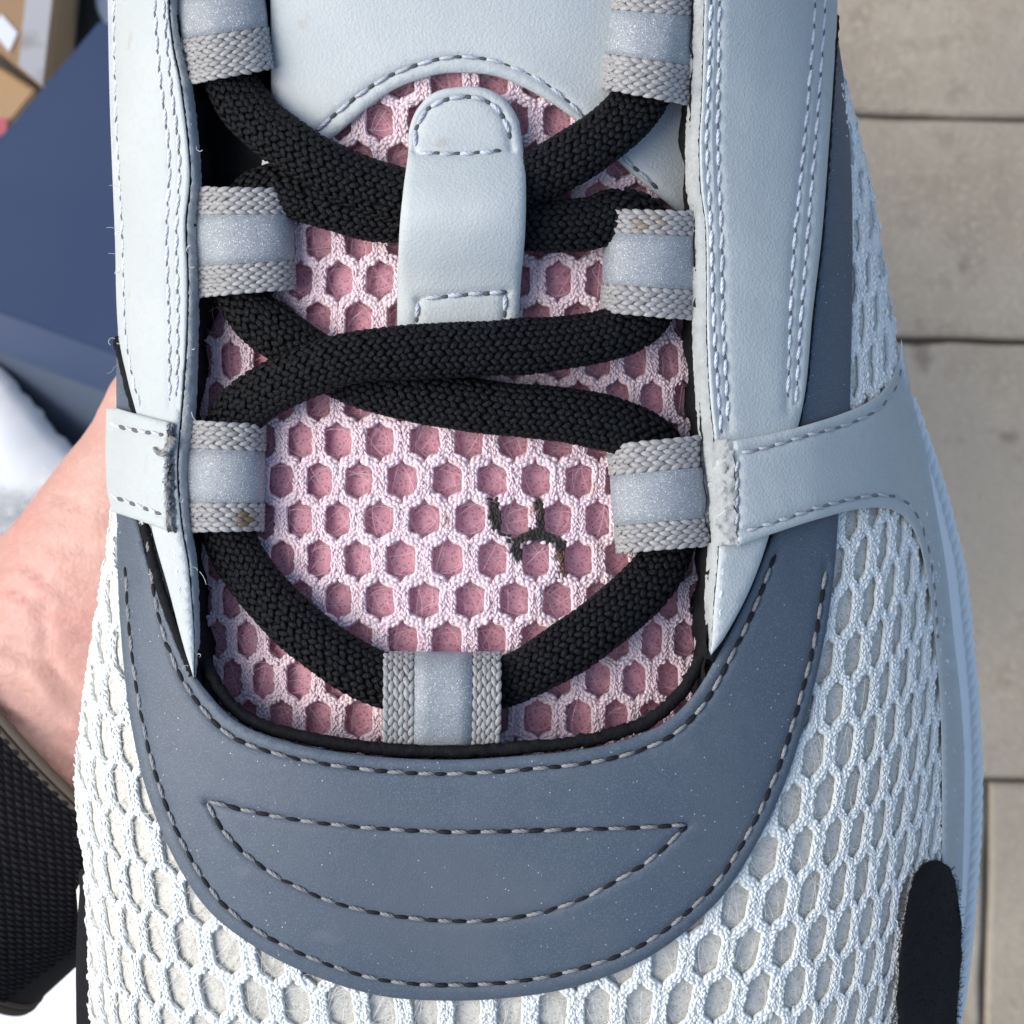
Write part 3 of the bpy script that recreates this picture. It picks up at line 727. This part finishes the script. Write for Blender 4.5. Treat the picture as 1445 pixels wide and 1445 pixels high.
# ---- tongue leather top and tab
S_ARCH = line([(380, 262), (430, 202), (480, 155), (540, 112), (600, 88), (650, 80), (705, 88), (770, 118), (830, 170), (880, 222), (930, 268)])
tl_ = sheet('tongue_facing', [(374, -330, 1), (382, 130), (370, 225), (366, 300, 1), (388, 300, 1), (430, 232), (480, 186), (550, 130), (610, 107), (645, 103), (700, 108), (755, 132), (815, 172), (870, 226), (935, 282), (958, 302, 1), (992, 300, 1), (1000, -330, 1)], zt, M['leather'], sneaker, thick=22, rnd=9, grid=11, grooves=[S_ARCH], wob=2.5, wobs=420, seed=17)
seam('seam', [S_ARCH], on(zt, 19.5), tl_, (.50, .55, .61), length=26, gap=8, r=2.9, dark=(.08, .09, .10), hole_dip=.4)
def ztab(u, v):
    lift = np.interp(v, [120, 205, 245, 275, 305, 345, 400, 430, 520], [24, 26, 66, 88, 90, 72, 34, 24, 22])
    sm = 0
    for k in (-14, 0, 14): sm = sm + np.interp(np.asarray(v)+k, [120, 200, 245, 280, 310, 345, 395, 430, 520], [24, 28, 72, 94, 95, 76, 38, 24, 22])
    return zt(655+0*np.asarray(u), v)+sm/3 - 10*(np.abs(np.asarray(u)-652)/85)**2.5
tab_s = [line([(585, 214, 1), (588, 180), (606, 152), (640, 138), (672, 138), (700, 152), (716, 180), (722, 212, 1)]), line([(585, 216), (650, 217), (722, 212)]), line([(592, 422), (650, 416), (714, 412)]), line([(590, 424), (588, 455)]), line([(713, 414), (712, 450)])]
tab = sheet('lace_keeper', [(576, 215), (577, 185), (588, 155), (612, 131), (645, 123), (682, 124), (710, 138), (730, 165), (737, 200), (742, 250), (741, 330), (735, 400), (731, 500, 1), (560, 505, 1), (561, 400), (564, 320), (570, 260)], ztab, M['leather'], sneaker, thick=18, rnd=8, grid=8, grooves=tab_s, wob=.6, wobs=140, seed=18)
seam('seam', tab_s, on(ztab, 15.5), tab, (.50, .55, .61), length=23, gap=6, r=3.5, dark=(.09, .10, .11), hole_dip=.5)

# ------------------------------------------------------------------ webbing lace loops
def webbing_loop(path, across, w0, w1, band, name='lace_loop'):
    """path: centre-line points (u, v, z); across: unit vector in (u, v); w0/w1: half widths at each end."""
    root = thing_part(name)
    P = resample(curve3(path, 2.), 3.)
    n = len(P); s = np.linspace(0, 1, n)
    T = np.gradient(P, axis=0); T /= np.linalg.norm(T, axis=1)[:, None]
    A = np.array([across[0], across[1], 0.])
    A = A/np.linalg.norm(A)
    N = np.cross(T, A); N *= np.sign(N[n//6, 2]); N /= np.linalg.norm(N, axis=1)[:, None]
    hw = w0+(w1-w0)*np.clip(s*2, 0, 1)
    # core strap
    prof_ = [(-1, 0), (-.97, 2), (0, 2.5), (.97, 2), (1, 0), (.97, -2), (0, -2.5), (-.97, -2)]
    V = np.concatenate([[P + A*(hw*a)[:, None] + N*b for a, b in prof_]]).transpose(1, 0, 2).reshape(-1, 3)
    i = np.arange(n-1)[:, None]*8; j = np.arange(8)[None]; j2 = (j+1) % 8
    F = np.stack([i+j, i+j2, i+8+j2, i+8+j], -1).reshape(-1, 4)
    core = link(name, V, F, M['webbing_core'], sneaker)
    # silver band
    a0, a1 = band
    rows = []
    for a, b in ((a0, 0), (a0+.01, 5.6), ((a0*3+a1)/4, 6.4), ((a0+a1)/2, 6.7), ((a0+3*a1)/4, 6.4), (a1-.01, 5.6), (a1, 0)):
        rows.append(P + A*(hw*a)[:, None] + N*b)
    V = np.stack(rows, 1).reshape(-1, 3); k = 7
    i = np.arange(n-1)[:, None]*k; j = np.arange(k-1)[None]
    F = np.stack([i+j, i+j+1, i+k+j+1, i+k+j], -1).reshape(-1, 4)
    link('reflective_band', V, F, M['silver'], core)
    # woven floats
    L = n*3.; cs, ds, ns, tn, ws = [], [], [], [], []
    fl = 16.
    for lo, hi in ((-1, a0), (a1, 1)):
        wid = (hi-lo)*w0; rows_n = max(3, int(round(wid/6.8)))
        for r in range(rows_n):
            a = lo+(hi-lo)*(r+.5)/rows_n
            m = int(L/fl)
            for q in range(m+1):
                t = ((q+(.5 if r % 2 else 0))*fl + rng.normal(0, .6))/L
                if not 0 <= t <= 1: continue
                f = t*(n-1); k0 = int(min(f, n-2)); fr = f-k0
                lerp_ = lambda X: X[k0]*(1-fr)+X[k0+1]*fr
                cs.append(lerp_(P)+A*lerp_(hw)*a+lerp_(N)*3.2); ds.append(lerp_(T)+A*(rng.normal(0, .08)+(.24 if r % 2 else -.24))); ns.append(lerp_(N)); ws.append(wid/rows_n)
    cs, ds, ns, ws = map(np.array, (cs, ds, ns, ws))
    V, F = spindles(cs, ds, ns, fl*1.3*rng.uniform(.94, 1.06, len(cs)), ws*1.25, 5.2, sides=8, bow=.35)
    tint = np.ones((len(cs), 3))*rng.uniform(.86, 1.08, (len(cs), 1))
    for (x, y, r, c) in ((346, 733, 11, (.42, .27, .12)), (905, 318, 8, (.75, .62, .42)), (930, 312, 9, (.85, .76, .62))):
        m = np.clip(1.6*np.exp(-((cs[:, 0]-x)**2+(cs[:, 1]-y)**2)/r**2), 0, 1)[:, None]; tint = tint*(1-m)+np.array(c)*m
    link('weave', V, F, M['webbing'], core, col=np.repeat(tint, 25+0*len(cs), 0)[:len(V)] if len(V) == 25*len(cs) else np.repeat(tint, len(V)//len(cs), 0))
    return core
def thing_part(n): return None
def side_loop(u_in, u_out, v_in, v_out, hw_in, hw_out, band, side):
    """side loop: leaves the eyestay at u_in, arches over the lace, wraps round at u_out and returns below."""
    z = float(zt(np.array([(u_in+u_out)/2]), np.array([v_in]))[0]); zi = float(zb(np.array([u_in]), np.array([v_in]))[0])+8
    s = np.sign(u_out-u_in); w = abs(u_out-u_in)
    f = lambda k: u_in+s*w*k
    g = lambda k: v_in+(v_out-v_in)*k
    pts = [(f(-.12), g(-.12), zi-14), (f(.06), g(.06), zi+4), (f(.30), g(.3), z+78), (f(.55), g(.55), z+84), (f(.80), g(.8), z+78), (f(.95), g(.95), z+62), (f(1.0), g(1.), z+36), (f(.93), g(.93), z+12), (f(.6), g(.6), z+6), (f(.1), g(.1), z+4)]
    tilt = (v_out-v_in)/(u_out-u_in)
    ac = np.array([-tilt, 1.]); ac /= np.linalg.norm(ac)
    return webbing_loop(pts, ac, hw_in, hw_out, band)
side_loop(252, 371, 38, 22, 84, 76, (-.50, .22), 1)
side_loop(274, 409, 342, 337, 80, 71, (-.50, .44), 1)
side_loop(262, 368, 672, 674, 80, 75, (-.50, .48), 1)
side_loop(978, 862, 72, 58, 78, 68, (-.66, .28), -1)
side_loop(980, 857, 375, 368, 77, 73, (-.55, .46), -1)
side_loop(1000, 869, 692, 704, 78, 77, (-.44, .50), -1)
zc_ = float(zt(np.array([620.]), np.array([990.]))[0])
webbing_loop([(622, 1092, zc_+0), (622, 1068, zc_+22), (623, 1034, zc_+58), (624, 990, zc_+80), (624, 955, zc_+76), (624, 934, zc_+58), (624, 926, zc_+34), (624, 932, zc_+14), (623, 970, zc_+8), (622, 1050, zc_+6)], (1., 0.), 82, 83, (-.48, .52))

# ------------------------------------------------------------------ shoelace: one continuous braided lace
LACE = [(318, -60, 42), (316, 20, 42), (322, 105, 42), (362, 168, 52), (430, 218, 62), (500, 254, 52), (565, 276, 46), (650, 296, 40), (745, 318, 40), (830, 316, 38), (890, 298, 36), (922, 336, 30), (929, 385, 30), (920, 436, 35), (868, 469, 46), (790, 484, 52), (700, 491, 64), (600, 496, 74), (500, 504, 84), (420, 530, 76), (352, 568, 52), (322, 612, 38), (316, 680, 36), (320, 745, 38), (345, 800, 42), (395, 860, 44), (455, 912, 44), (530, 956, 38), (622, 970, 34), (712, 962, 37), (790, 922, 42), (860, 872, 42), (918, 818, 40), (945, 768, 33), (948, 700, 30), (938, 644, 32), (888, 607, 42), (800, 586, 44), (700, 576, 40), (600, 560, 34), (520, 540, 30), (455, 512, 30), (398, 474, 38), (352, 438, 42), (336, 395, 36), (336, 335, 36), (350, 282, 38), (398, 266, 36), (470, 288, 30), (560, 306, 26), (650, 282, 66), (745, 254, 48), (820, 214, 46), (882, 166, 44), (920, 112, 38), (926, 40, 32), (926, -60, 32)]
lp = curve3(LACE, 2.)
lp[:, 2] += zt(lp[:, 0], lp[:, 1])
for _ in range(12): lp[1:-1] = (lp[:-2]+2*lp[1:-1]+lp[2:])/4
lp = resample(lp, 3.)
n = len(lp)
T = np.gradient(lp, axis=0); T /= np.linalg.norm(T, axis=1)[:, None]
UPV = np.array([0, 0, 1.]); S = np.cross(T, UPV); S /= np.linalg.norm(S, axis=1)[:, None]; N_ = np.cross(S, T)
roll = (.20*fbm(np.arange(n)*3., np.zeros(n), 420, 9))[:, None]; S, N_ = S*np.cos(roll)+N_*np.sin(roll), N_*np.cos(roll)-S*np.sin(roll)
curv = np.linalg.norm(np.gradient(T, axis=0), axis=1)/3.
wa = 37.5 + 2.8*fbm(np.arange(n)*3., np.zeros(n), 260, 3); wa = wa*np.clip(1-6*curv, .8, 1); ta = np.full(n, 23.)
shoelace = thing('shoelace', 'black braided shoelace threaded through the grey lace loops over the pink tongue', 'shoelace', (0, 0, -.004))
V, F = tubes(lp[None], N_[None], (wa-3.5)[None], (ta-3.)[None], sides=20)
link('core', V, F, M['lace'], shoelace, col=np.full((len(V), 3), .6))
NR = 20; PIT = 12.5
tot = n*3.; m = int(tot/PIT)
# equal-arc angles round the flattened section
aa = np.linspace(0, 2*math.pi, 721); ex, ey = np.cos(aa)*37, np.sin(aa)*23
sl_ = np.concatenate([[0], np.cumsum(np.hypot(np.diff(ex), np.diff(ey)))])
cs, ds, ns = [], [], []
for r in range(NR):
    th = np.interp((r+.5)/NR*sl_[-1], sl_, aa)
    q = (np.arange(m)+(.5 if r % 2 else 0))*PIT/3. + rng.normal(0, .4, m); q = np.clip(q, 0, n-1.01)
    k0 = q.astype(int); fr = (q-k0)[:, None]
    I = lambda X: X[k0]*(1-fr)+X[k0+1]*fr
    w_ = I(wa[:, None])-2.; t_ = I(ta[:, None])-1.5
    p = I(lp)+I(S)*(w_*math.cos(th))+I(N_)*(t_*math.sin(th))
    nrm = I(S)*(math.cos(th)/37)+I(N_)*(math.sin(th)/23); nrm /= np.linalg.norm(nrm, axis=1)[:, None]
    tg = I(T); side = np.cross(tg, nrm)
    an = (.55 if r % 2 else -.55)+rng.normal(0, .13, m)
    cs.append(p); ns.append(nrm); ds.append(tg*np.cos(an)[:, None]+side*np.sin(an)[:, None])
cs, ds, ns = map(np.concatenate, (cs, ds, ns))
V, F = spindles(cs, ds, ns, PIT*1.42*rng.uniform(.93, 1.07, len(cs)), 10.6, 6.2, sides=6, bow=.30)
link('braid', V, F, M['lace'], shoelace, col=np.repeat(rng.uniform(.75, 1.35, (len(cs), 1))*np.ones((1, 3)), 30, 0))

# ------------------------------------------------------------------ the hand under the sole
def wpt(u, v, z): return world_pts(np.array([[u, v, z]], float))[0]
hand_loc = wpt(-150, 1235, -1550)
CH = [  # chains of (u, v, z, radius as seen)
    [(-900, 2010, -1420, 330), (-520, 1610, -1320, 300), (-150, 1235, -1215, 232), (60, 1020, -1195, 235), (300, 830, -1215, 245), (430, 740, -1215, 230)],
    [(90, 945, -1150, 170), (150, 800, -1110, 142), (207, 690, -1082, 118), (258, 545, -1062, 92), (300, 440, -1050, 76), (318, 390, -1045, 66)],
    [(400, 640, -1200, 95), (600, 560, -1110, 82), (800, 520, -1060, 72), (930, 500, -1050, 58)],
    [(440, 740, -1200, 98), (680, 680, -1110, 84), (880, 650, -1060, 74), (1010, 630, -1045, 60)],
    [(440, 850, -1200, 95), (680, 810, -1110, 82), (870, 790, -1060, 72), (990, 780, -1050, 58)],
    [(400, 960, -1190, 85), (600, 940, -1110, 70), (740, 930, -1060, 60), (840, 925, -1050, 50)],
]
import bmesh
bm = bmesh.new()
for ci, ch in enumerate(CH):
    c = curve3(ch, 26.)
    for u, v, z, r in c:
        R_ = r*(H-z)/H*UNIT
        p = wpt(u, v, z)
        mtx = __import__('mathutils').Matrix.Translation(p - hand_loc) @ __import__('mathutils').Matrix.Diagonal((R_, R_, R_*(.76 if ci == 0 else .92), 1))
        bmesh.ops.create_icosphere(bm, subdivisions=3, radius=1, matrix=mtx)
tmp = bpy.data.meshes.new('hand_blank'); bm.to_mesh(tmp); bm.free()
ho = bpy.data.objects.new('hand_blank', tmp); C.objects.link(ho)
rm = ho.modifiers.new('r', 'REMESH'); rm.mode = 'VOXEL'; rm.voxel_size = .0012
sm = ho.modifiers.new('s', 'SMOOTH'); sm.iterations = 14; sm.factor = .6
ev = ho.evaluated_get(bpy.context.evaluated_depsgraph_get())
hm = bpy.data.meshes.new_from_object(ev)
bpy.data.objects.remove(ho); bpy.data.meshes.remove(tmp)
hm.name = 'hand'
nv = len(hm.vertices); co = np.empty(nv*3, np.float32); hm.vertices.foreach_get('co', co); co = co.reshape(-1, 3)
no = np.empty(nv*3, np.float32); hm.vertex_normals.foreach_get('vector', no); no = no.reshape(-1, 3)
wco = co + hand_loc
k = H*UNIT/(H*UNIT - wco[:, 2])
img = np.stack([wco[:, 0]*k/UNIT+722.5, -wco[:, 1]*k/UNIT+722.5], 1)
CREASE = [([(0, 905), (60, 935), (120, 1000), (165, 1090)], 9, 16), ([(20, 830), (90, 870), (150, 930), (190, 990)], 8, 12), ([(-20, 960), (40, 985), (100, 1050)], 9, 15),
          ([(45, 800), (110, 860), (180, 900)], 8, 9), ([(-10, 1005), (50, 1030), (110, 1090)], 7, 11), ([(60, 860), (70, 930), (95, 1000)], 10, 8), ([(85, 700), (130, 720), (170, 735)], 8, 5), ([(75, 770), (120, 775), (170, 800)], 9, 6)]
disp = np.zeros(nv)
near = (img[:, 0] > -200) & (img[:, 0] < 400) & (img[:, 1] > 500) & (img[:, 1] < 1300) & (no[:, 2] > -.2)
for ln, w, dpt in CREASE:
    d = dist_to(img[near], line(ln, 8)); dpt *= .6; disp[near] -= dpt*np.exp(-(d/w)**2) - dpt*.45*np.exp(-((d-w*2.2)/(w*1.4))**2)
disp[near] += 5*fbm(img[near, 0], img[near, 1], 120, 21)
co2 = co + no*(disp*UNIT)[:, None]
hm.vertices.foreach_set('co', co2.astype(np.float32).ravel())
hm.polygons.foreach_set('use_smooth', np.full(len(hm.polygons), True))
hm.materials.clear(); hm.materials.append(M['skin'])
hand = bpy.data.objects.new('hand', hm); C.objects.link(hand); hand.location = hand_loc
hand['label'] = 'bare hand and wrist holding the sneaker up from beneath its sole'; hand['category'] = 'hand'

# ------------------------------------------------------------------ watch strap round the wrist
sc_ = (H+1215)/H*UNIT
W0 = wpt(-20, 1128, -1205); ax = np.array([.74, .67, 0]); pb = np.array([-.67, .74, 0]); pc = np.array([0, 0, 1.])
Rw = 246*sc_; half = 148*sc_
strap = thing('watch_strap', 'black woven nylon watch strap with brown edging round the wrist', 'watch strap', tuple(W0 - pc*Rw*.8))
ph = np.linspace(0, 2*math.pi, 121)[:-1]
def ringp(t, R_, flat=.79): return W0 + ax*t + pb*(np.cos(ph)*R_)[:, None] + pc*(np.sin(ph)*R_*flat)[:, None]
rows = [ringp(-half, Rw), ringp(-half, Rw+.0012), ringp(-half*.96, Rw+.0018), ringp(half*.96, Rw+.0018), ringp(half, Rw+.0012), ringp(half, Rw)]
n = 120; V = np.concatenate(rows); F = []
for r in range(5):
    i = np.arange(n); j = (i+1) % n; F.append(np.stack([i+r*n, j+r*n, j+(r+1)*n, i+(r+1)*n], 1))
link('band', V, np.concatenate(F), M['strap'], strap, col=np.ones((len(V), 3)), metres=True)
cs, ds, ns = [], [], []
pitch_a = .00075; na = int(2*half*.95/pitch_a); pl = .0021
arc = np.arange(-.75, 2.6, pl/Rw)
for r in range(na):
    t = -half*.95 + (r+.5)*pitch_a
    p_ = arc + (.5*pl/Rw if r % 2 else 0) + r*.006
    e = pb*np.cos(p_)[:, None]+pc*(np.sin(p_)*.79)[:, None]
    nn = pb*(np.cos(p_))[:, None]+pc*(np.sin(p_)/.79)[:, None]; nn /= np.linalg.norm(nn, axis=1)[:, None]
    tg = -pb*np.sin(p_)[:, None]+pc*(np.cos(p_)*.79)[:, None]
    cs.append(W0+ax*t+e*(Rw+.0019)); ds.append(tg+ax*.25); ns.append(nn)
cs, ds, ns = map(np.concatenate, (cs, ds, ns))
V, F = spindles(cs, ds, ns, pl*.98, pitch_a*1.05, .0007, sides=5, bow=.4)
link('weave', V, F, M['strap'], strap, col=np.repeat(rng.uniform(.8, 1.5, (len(cs), 1))*np.ones((1, 3)), 25, 0), metres=True)
for s_ in (1, -1):
    for q, (rr, aa_) in enumerate(((.0008, 0), (.0006, .0014))):
        P = ringp(s_*(half-aa_), Rw+.0016); P = np.concatenate([P, P[:1]])
        n_ = np.concatenate([ringp(0, Rw)-W0]); n_ = np.concatenate([n_, n_[:1]])
        V, F = tubes(P[None], n_[None], rr, sides=7); link('edging', V, F, M['strap_edge'], strap, metres=True)

# ------------------------------------------------------------------ paving
ZG = -10800
gz = ZG*UNIT
gk = (H-ZG)/H*UNIT
def gp(u, v): return np.array([(u-722.5)*gk, -(v-722.5)*gk])
me = bpy.data.meshes.new('ground'); s_ = 30.
me.from_pydata([(-s_, -s_, 0), (s_, -s_, 0), (s_, s_, 0), (-s_, s_, 0)], [], [(0, 1, 2, 3)]); me.materials.append(M['grout'])
ground = bpy.data.objects.new('ground', me); C.objects.link(ground); ground.location = (0, 0, gz-.008); ground['kind'] = 'structure'; ground['label'] = 'paved ground of tan concrete slabs with dark joints'
rot = math.radians(-1.0)
def slab(u0, v0, u1, v1, q):
    a = gp(u0, v0); b = gp(u1, v1); g = .0016
    x0, x1 = a[0]+g, b[0]-g; y1, y0 = a[1]-g, b[1]+g
    nx, ny = max(2, int((x1-x0)/.02)), max(2, int((y1-y0)/.02))
    ring_ = [(x, y0) for x in np.linspace(x0, x1, nx)[:-1]]+[(x1, y) for y in np.linspace(y0, y1, ny)[:-1]]+[(x, y1) for x in np.linspace(x1, x0, nx)[:-1]]+[(x0, y) for y in np.linspace(y1, y0, ny)[:-1]]
    R0 = np.array(ring_); R0 = R0 + q.normal(0, .0006, R0.shape); c = R0.mean(0)
    lev = q.normal(0, .0008)
    def lvl(ins, z):
        d = c-R0; dn = np.sign(d)*np.minimum(np.abs(d), ins); return np.concatenate([R0+dn, np.full((len(R0), 1), z)], 1)
    L = [lvl(0, 0), lvl(0, .0065+lev), lvl(.0025, .0085+lev)]
    n = len(R0); V = np.concatenate(L+[np.array([[c[0], c[1], .0086+lev]])])
    cs_, sn = math.cos(rot), math.sin(rot); V[:, :2] = V[:, :2] @ np.array([[cs_, sn], [-sn, cs_]])
    F = []
    for r in range(2):
        for i in range(n): j = (i+1) % n; F += [(r*n+i, r*n+j, (r+1)*n+j), (r*n+i, (r+1)*n+j, (r+1)*n+i)]
    for i in range(n): F.append((2*n+i, 2*n+(i+1) % n, 3*n))
    o = link('paving_slab', V+np.array([0, 0, gz-.008]), np.array(F), M['slab'], ground, smooth=False, metres=True)
    return o
q = np.random.default_rng(5)
rowsv = [(-1705, -1085, 900), (-1085, -465, 0), (-465, 155, 620), (155, 470, 300), (470, 1090, 150), (1090, 1710, 1400), (1710, 2330, 500), (2330, 2950, 900)]
for v0, v1, off in rowsv:
    wslab = 930 if v1-v0 > 400 else 620
    u = off - wslab*4
    while u < 3600:
        if u+wslab > -2200: slab(u, v0, u+wslab, v1, q)
        u += wslab

# ------------------------------------------------------------------ boxes and fleece on the left
def block(name, quad, depth, m, parent=None, bev=.0015):
    """solid from a top quad (4 world points, counter-clockwise from above) extruded by the vector depth, edges bevelled."""
    b = bmesh.new(); off = np.array(parent.location) if parent else np.zeros(3)
    vs1 = [b.verts.new(p-off) for p in quad]; vs2 = [b.verts.new(np.array(p)+depth-off) for p in quad]
    b.faces.new(vs1); b.faces.new(vs2[::-1])
    for i in range(4): b.faces.new((vs1[i], vs2[i], vs2[(i+1) % 4], vs1[(i+1) % 4]))
    bmesh.ops.recalc_face_normals(b, faces=b.faces)
    bmesh.ops.bevel(b, geom=list(b.edges), offset=bev, segments=2, affect='EDGES')
    me_ = bpy.data.meshes.new(name); b.to_mesh(me_); b.free(); me_.materials.append(m)
    o = bpy.data.objects.new(name, me_); C.objects.link(o)
    if parent: o.parent = parent
    return o
zA = -7400
A_ = wpt(-163, 381, zA)
len1 = np.linalg.norm(wpt(140, 28, zA)-A_)
zC = zA - .55*len1/UNIT
C0 = wpt(140, 28, zC)
lo, hi = zA-4000, zA+4000
dirp = np.array([.94, .342])*520
for _ in range(60):
    mid = (lo+hi)/2; B_ = wpt(-163+dirp[0], 381+dirp[1], mid)
    if np.dot(C0-A_, B_-A_) > 0: lo = mid
    else: hi = mid
# orthogonality may be met on either side; keep the closer root
e1 = (C0-A_); e2 = (B_-A_); e2 = e2/np.linalg.norm(e2)*.30
nrm = np.cross(e2, e1); nrm /= np.linalg.norm(nrm); nrm *= np.sign(nrm[2])
box = thing('shoe_box', 'navy blue cardboard shoe box lying tilted, its lid on, beside the hand', 'box', tuple(A_-nrm*.12))
lid = block('lid', [A_, A_+e2, A_+e2+e1, A_+e1], -nrm*.036, M['navy'], box, .001)
i1 = e1/np.linalg.norm(e1)*.003; i2 = e2/np.linalg.norm(e2)*.003; t_ = -nrm*.006
block('body', [A_+i1+i2+t_, A_+e2+i1-i2+t_, A_+e2+e1-i1-i2+t_, A_+e1-i1+i2+t_], -nrm*.10, M['navy_side'], box, .001)
def flatquad(pts, z): return [wpt(u, v, z) for u, v in pts]
def plain_thing(name, label, cat, pts, z, h, m):
    t = thing(name, label, cat, tuple(wpt(*np.mean(pts, 0), z)-np.array([0, 0, h]))); block('carton', flatquad(pts, z), np.array([0, 0, -h]), m, t, .0015); return t
b1 = plain_thing('cardboard_box', 'brown cardboard box with a strip of parcel tape and a white label', 'box', [(-260, -150), (-10, 66), (66, 128), (98, -150)][::-1][::-1], -9300, .1, M['card'])
block('parcel_tape', flatquad([(52, -150), (26, 92), (60, 122), (90, -150)], -9300+10), np.array([0, 0, -.0009]), M['tape'], b1, .0001)
block('paper_label', flatquad([(-14, 40), (13, 73), (25, 46), (2, 20)], -9300+12), np.array([0, 0, -.001]), M['paper'], b1, .0001)
b2 = plain_thing('cardboard_box', 'lighter tan cardboard box in front of the taped one, beside the navy box', 'box', [(-240, -60), (-240, 175), (12, 178), (52, 128)], -9600, .08, M['card2'])
block('printed_stripe', flatquad([(-60, 168), (-60, 200), (8, 190), (12, 166)], -9600+10), np.array([0, 0, -.001]), M['redprint'], b2, .0001)
plain_thing('storage_crate', 'black crate standing behind the navy box', 'crate', [(70, -120), (60, 130), (142, 40), (124, -120)], -9850, .07, M['bin_bag'])
plain_thing('carton', 'pale grey carton at the corner of the navy box', 'box', [(118, -160), (136, 14), (150, 40), (260, 40), (260, -160)][:4], -9750, .07, M['paper'])
zfl = lambda u, v: -10250 + 60*fbm(u, v, 520, 31, 2)
FL = [(-700, 250), (-120, 455), (0, 520), (48, 572), (98, 628), (190, 700), (330, 900), (360, 1300), (300, 1600), (60, 1750), (-700, 1750)]
fleece = sheet('fleece_cushion', FL, zfl, M['fleece'], None, thick=2600, rnd=110, grid=16, wob=3, wobs=60, seed=33, edge_noise=1.5)
fleece['label'] = 'white fluffy fleece cushion behind the hand and wrist'; fleece['category'] = 'cushion'
K = 800; seg = 7
p0 = np.stack([rng.uniform(-60, 130, K), rng.uniform(680, 1460, K)], 1); p0[:600, 1] = rng.uniform(690, 800, 600)
an = rng.uniform(0, 6.28, K); ln_ = rng.uniform(25, 70, K); cu = rng.normal(0, 1.6, K)
t = np.linspace(0, 1, seg)
P = np.zeros((K, seg, 3)); x = p0.copy(); th = an.copy()
for s_ in range(seg):
    P[:, s_, :2] = x; P[:, s_, 2] = zfl(x[:, 0], x[:, 1])+2600+8+60*np.sin(t[s_]*2.2)*rng.uniform(.5, 1, K)
    x = x + np.stack([np.cos(th), np.sin(th)], 1)*(ln_/seg)[:, None]; th = th+cu*.35
V, F = tubes(P, [0, 0, 1.], rng.uniform(.3, .7, K)[:, None], sides=3)
fo_ = link('fleece_fibre', V, F, M['hair_white'], fleece); fo_['kind'] = 'stuff'
# a few stray fibres on the sneaker
K = 34; base = []
zs = []
for _ in range(K):
    c_ = random.random()
    if c_ < .35: u, v = random.uniform(160, 172), random.uniform(250, 600); z = float(zb(np.array([u+8]), np.array([v]))[0])+30
    elif c_ < .7: u, v = random.uniform(255, 282), random.uniform(100, 960); z = float(zb(np.array([u]), np.array([v]))[0])+34
    else: u, v = random.uniform(996, 1045), random.uniform(610, 780); z = float(zb(np.array([u]), np.array([v]))[0])+62
    base.append((u, v)); zs.append(z)
base = np.array(base); an = rng.uniform(0, 6.28, K); cu = rng.normal(0, 1.2, K); ln_ = rng.uniform(6, 26, K)
P = np.zeros((K, 6, 3)); x = base.copy(); th = an.copy()
for s_ in range(6):
    P[:, s_, :2] = x; P[:, s_, 2] = np.array(zs)+s_*2; x = x+np.stack([np.cos(th), np.sin(th)], 1)*(ln_/6)[:, None]; th = th+cu*.4
V, F = tubes(P, [0, 0, 1.], .45, sides=3)
lo_ = link('loose_fibre', V, F, M['hair_white'], sneaker); lo_['kind'] = 'stuff'
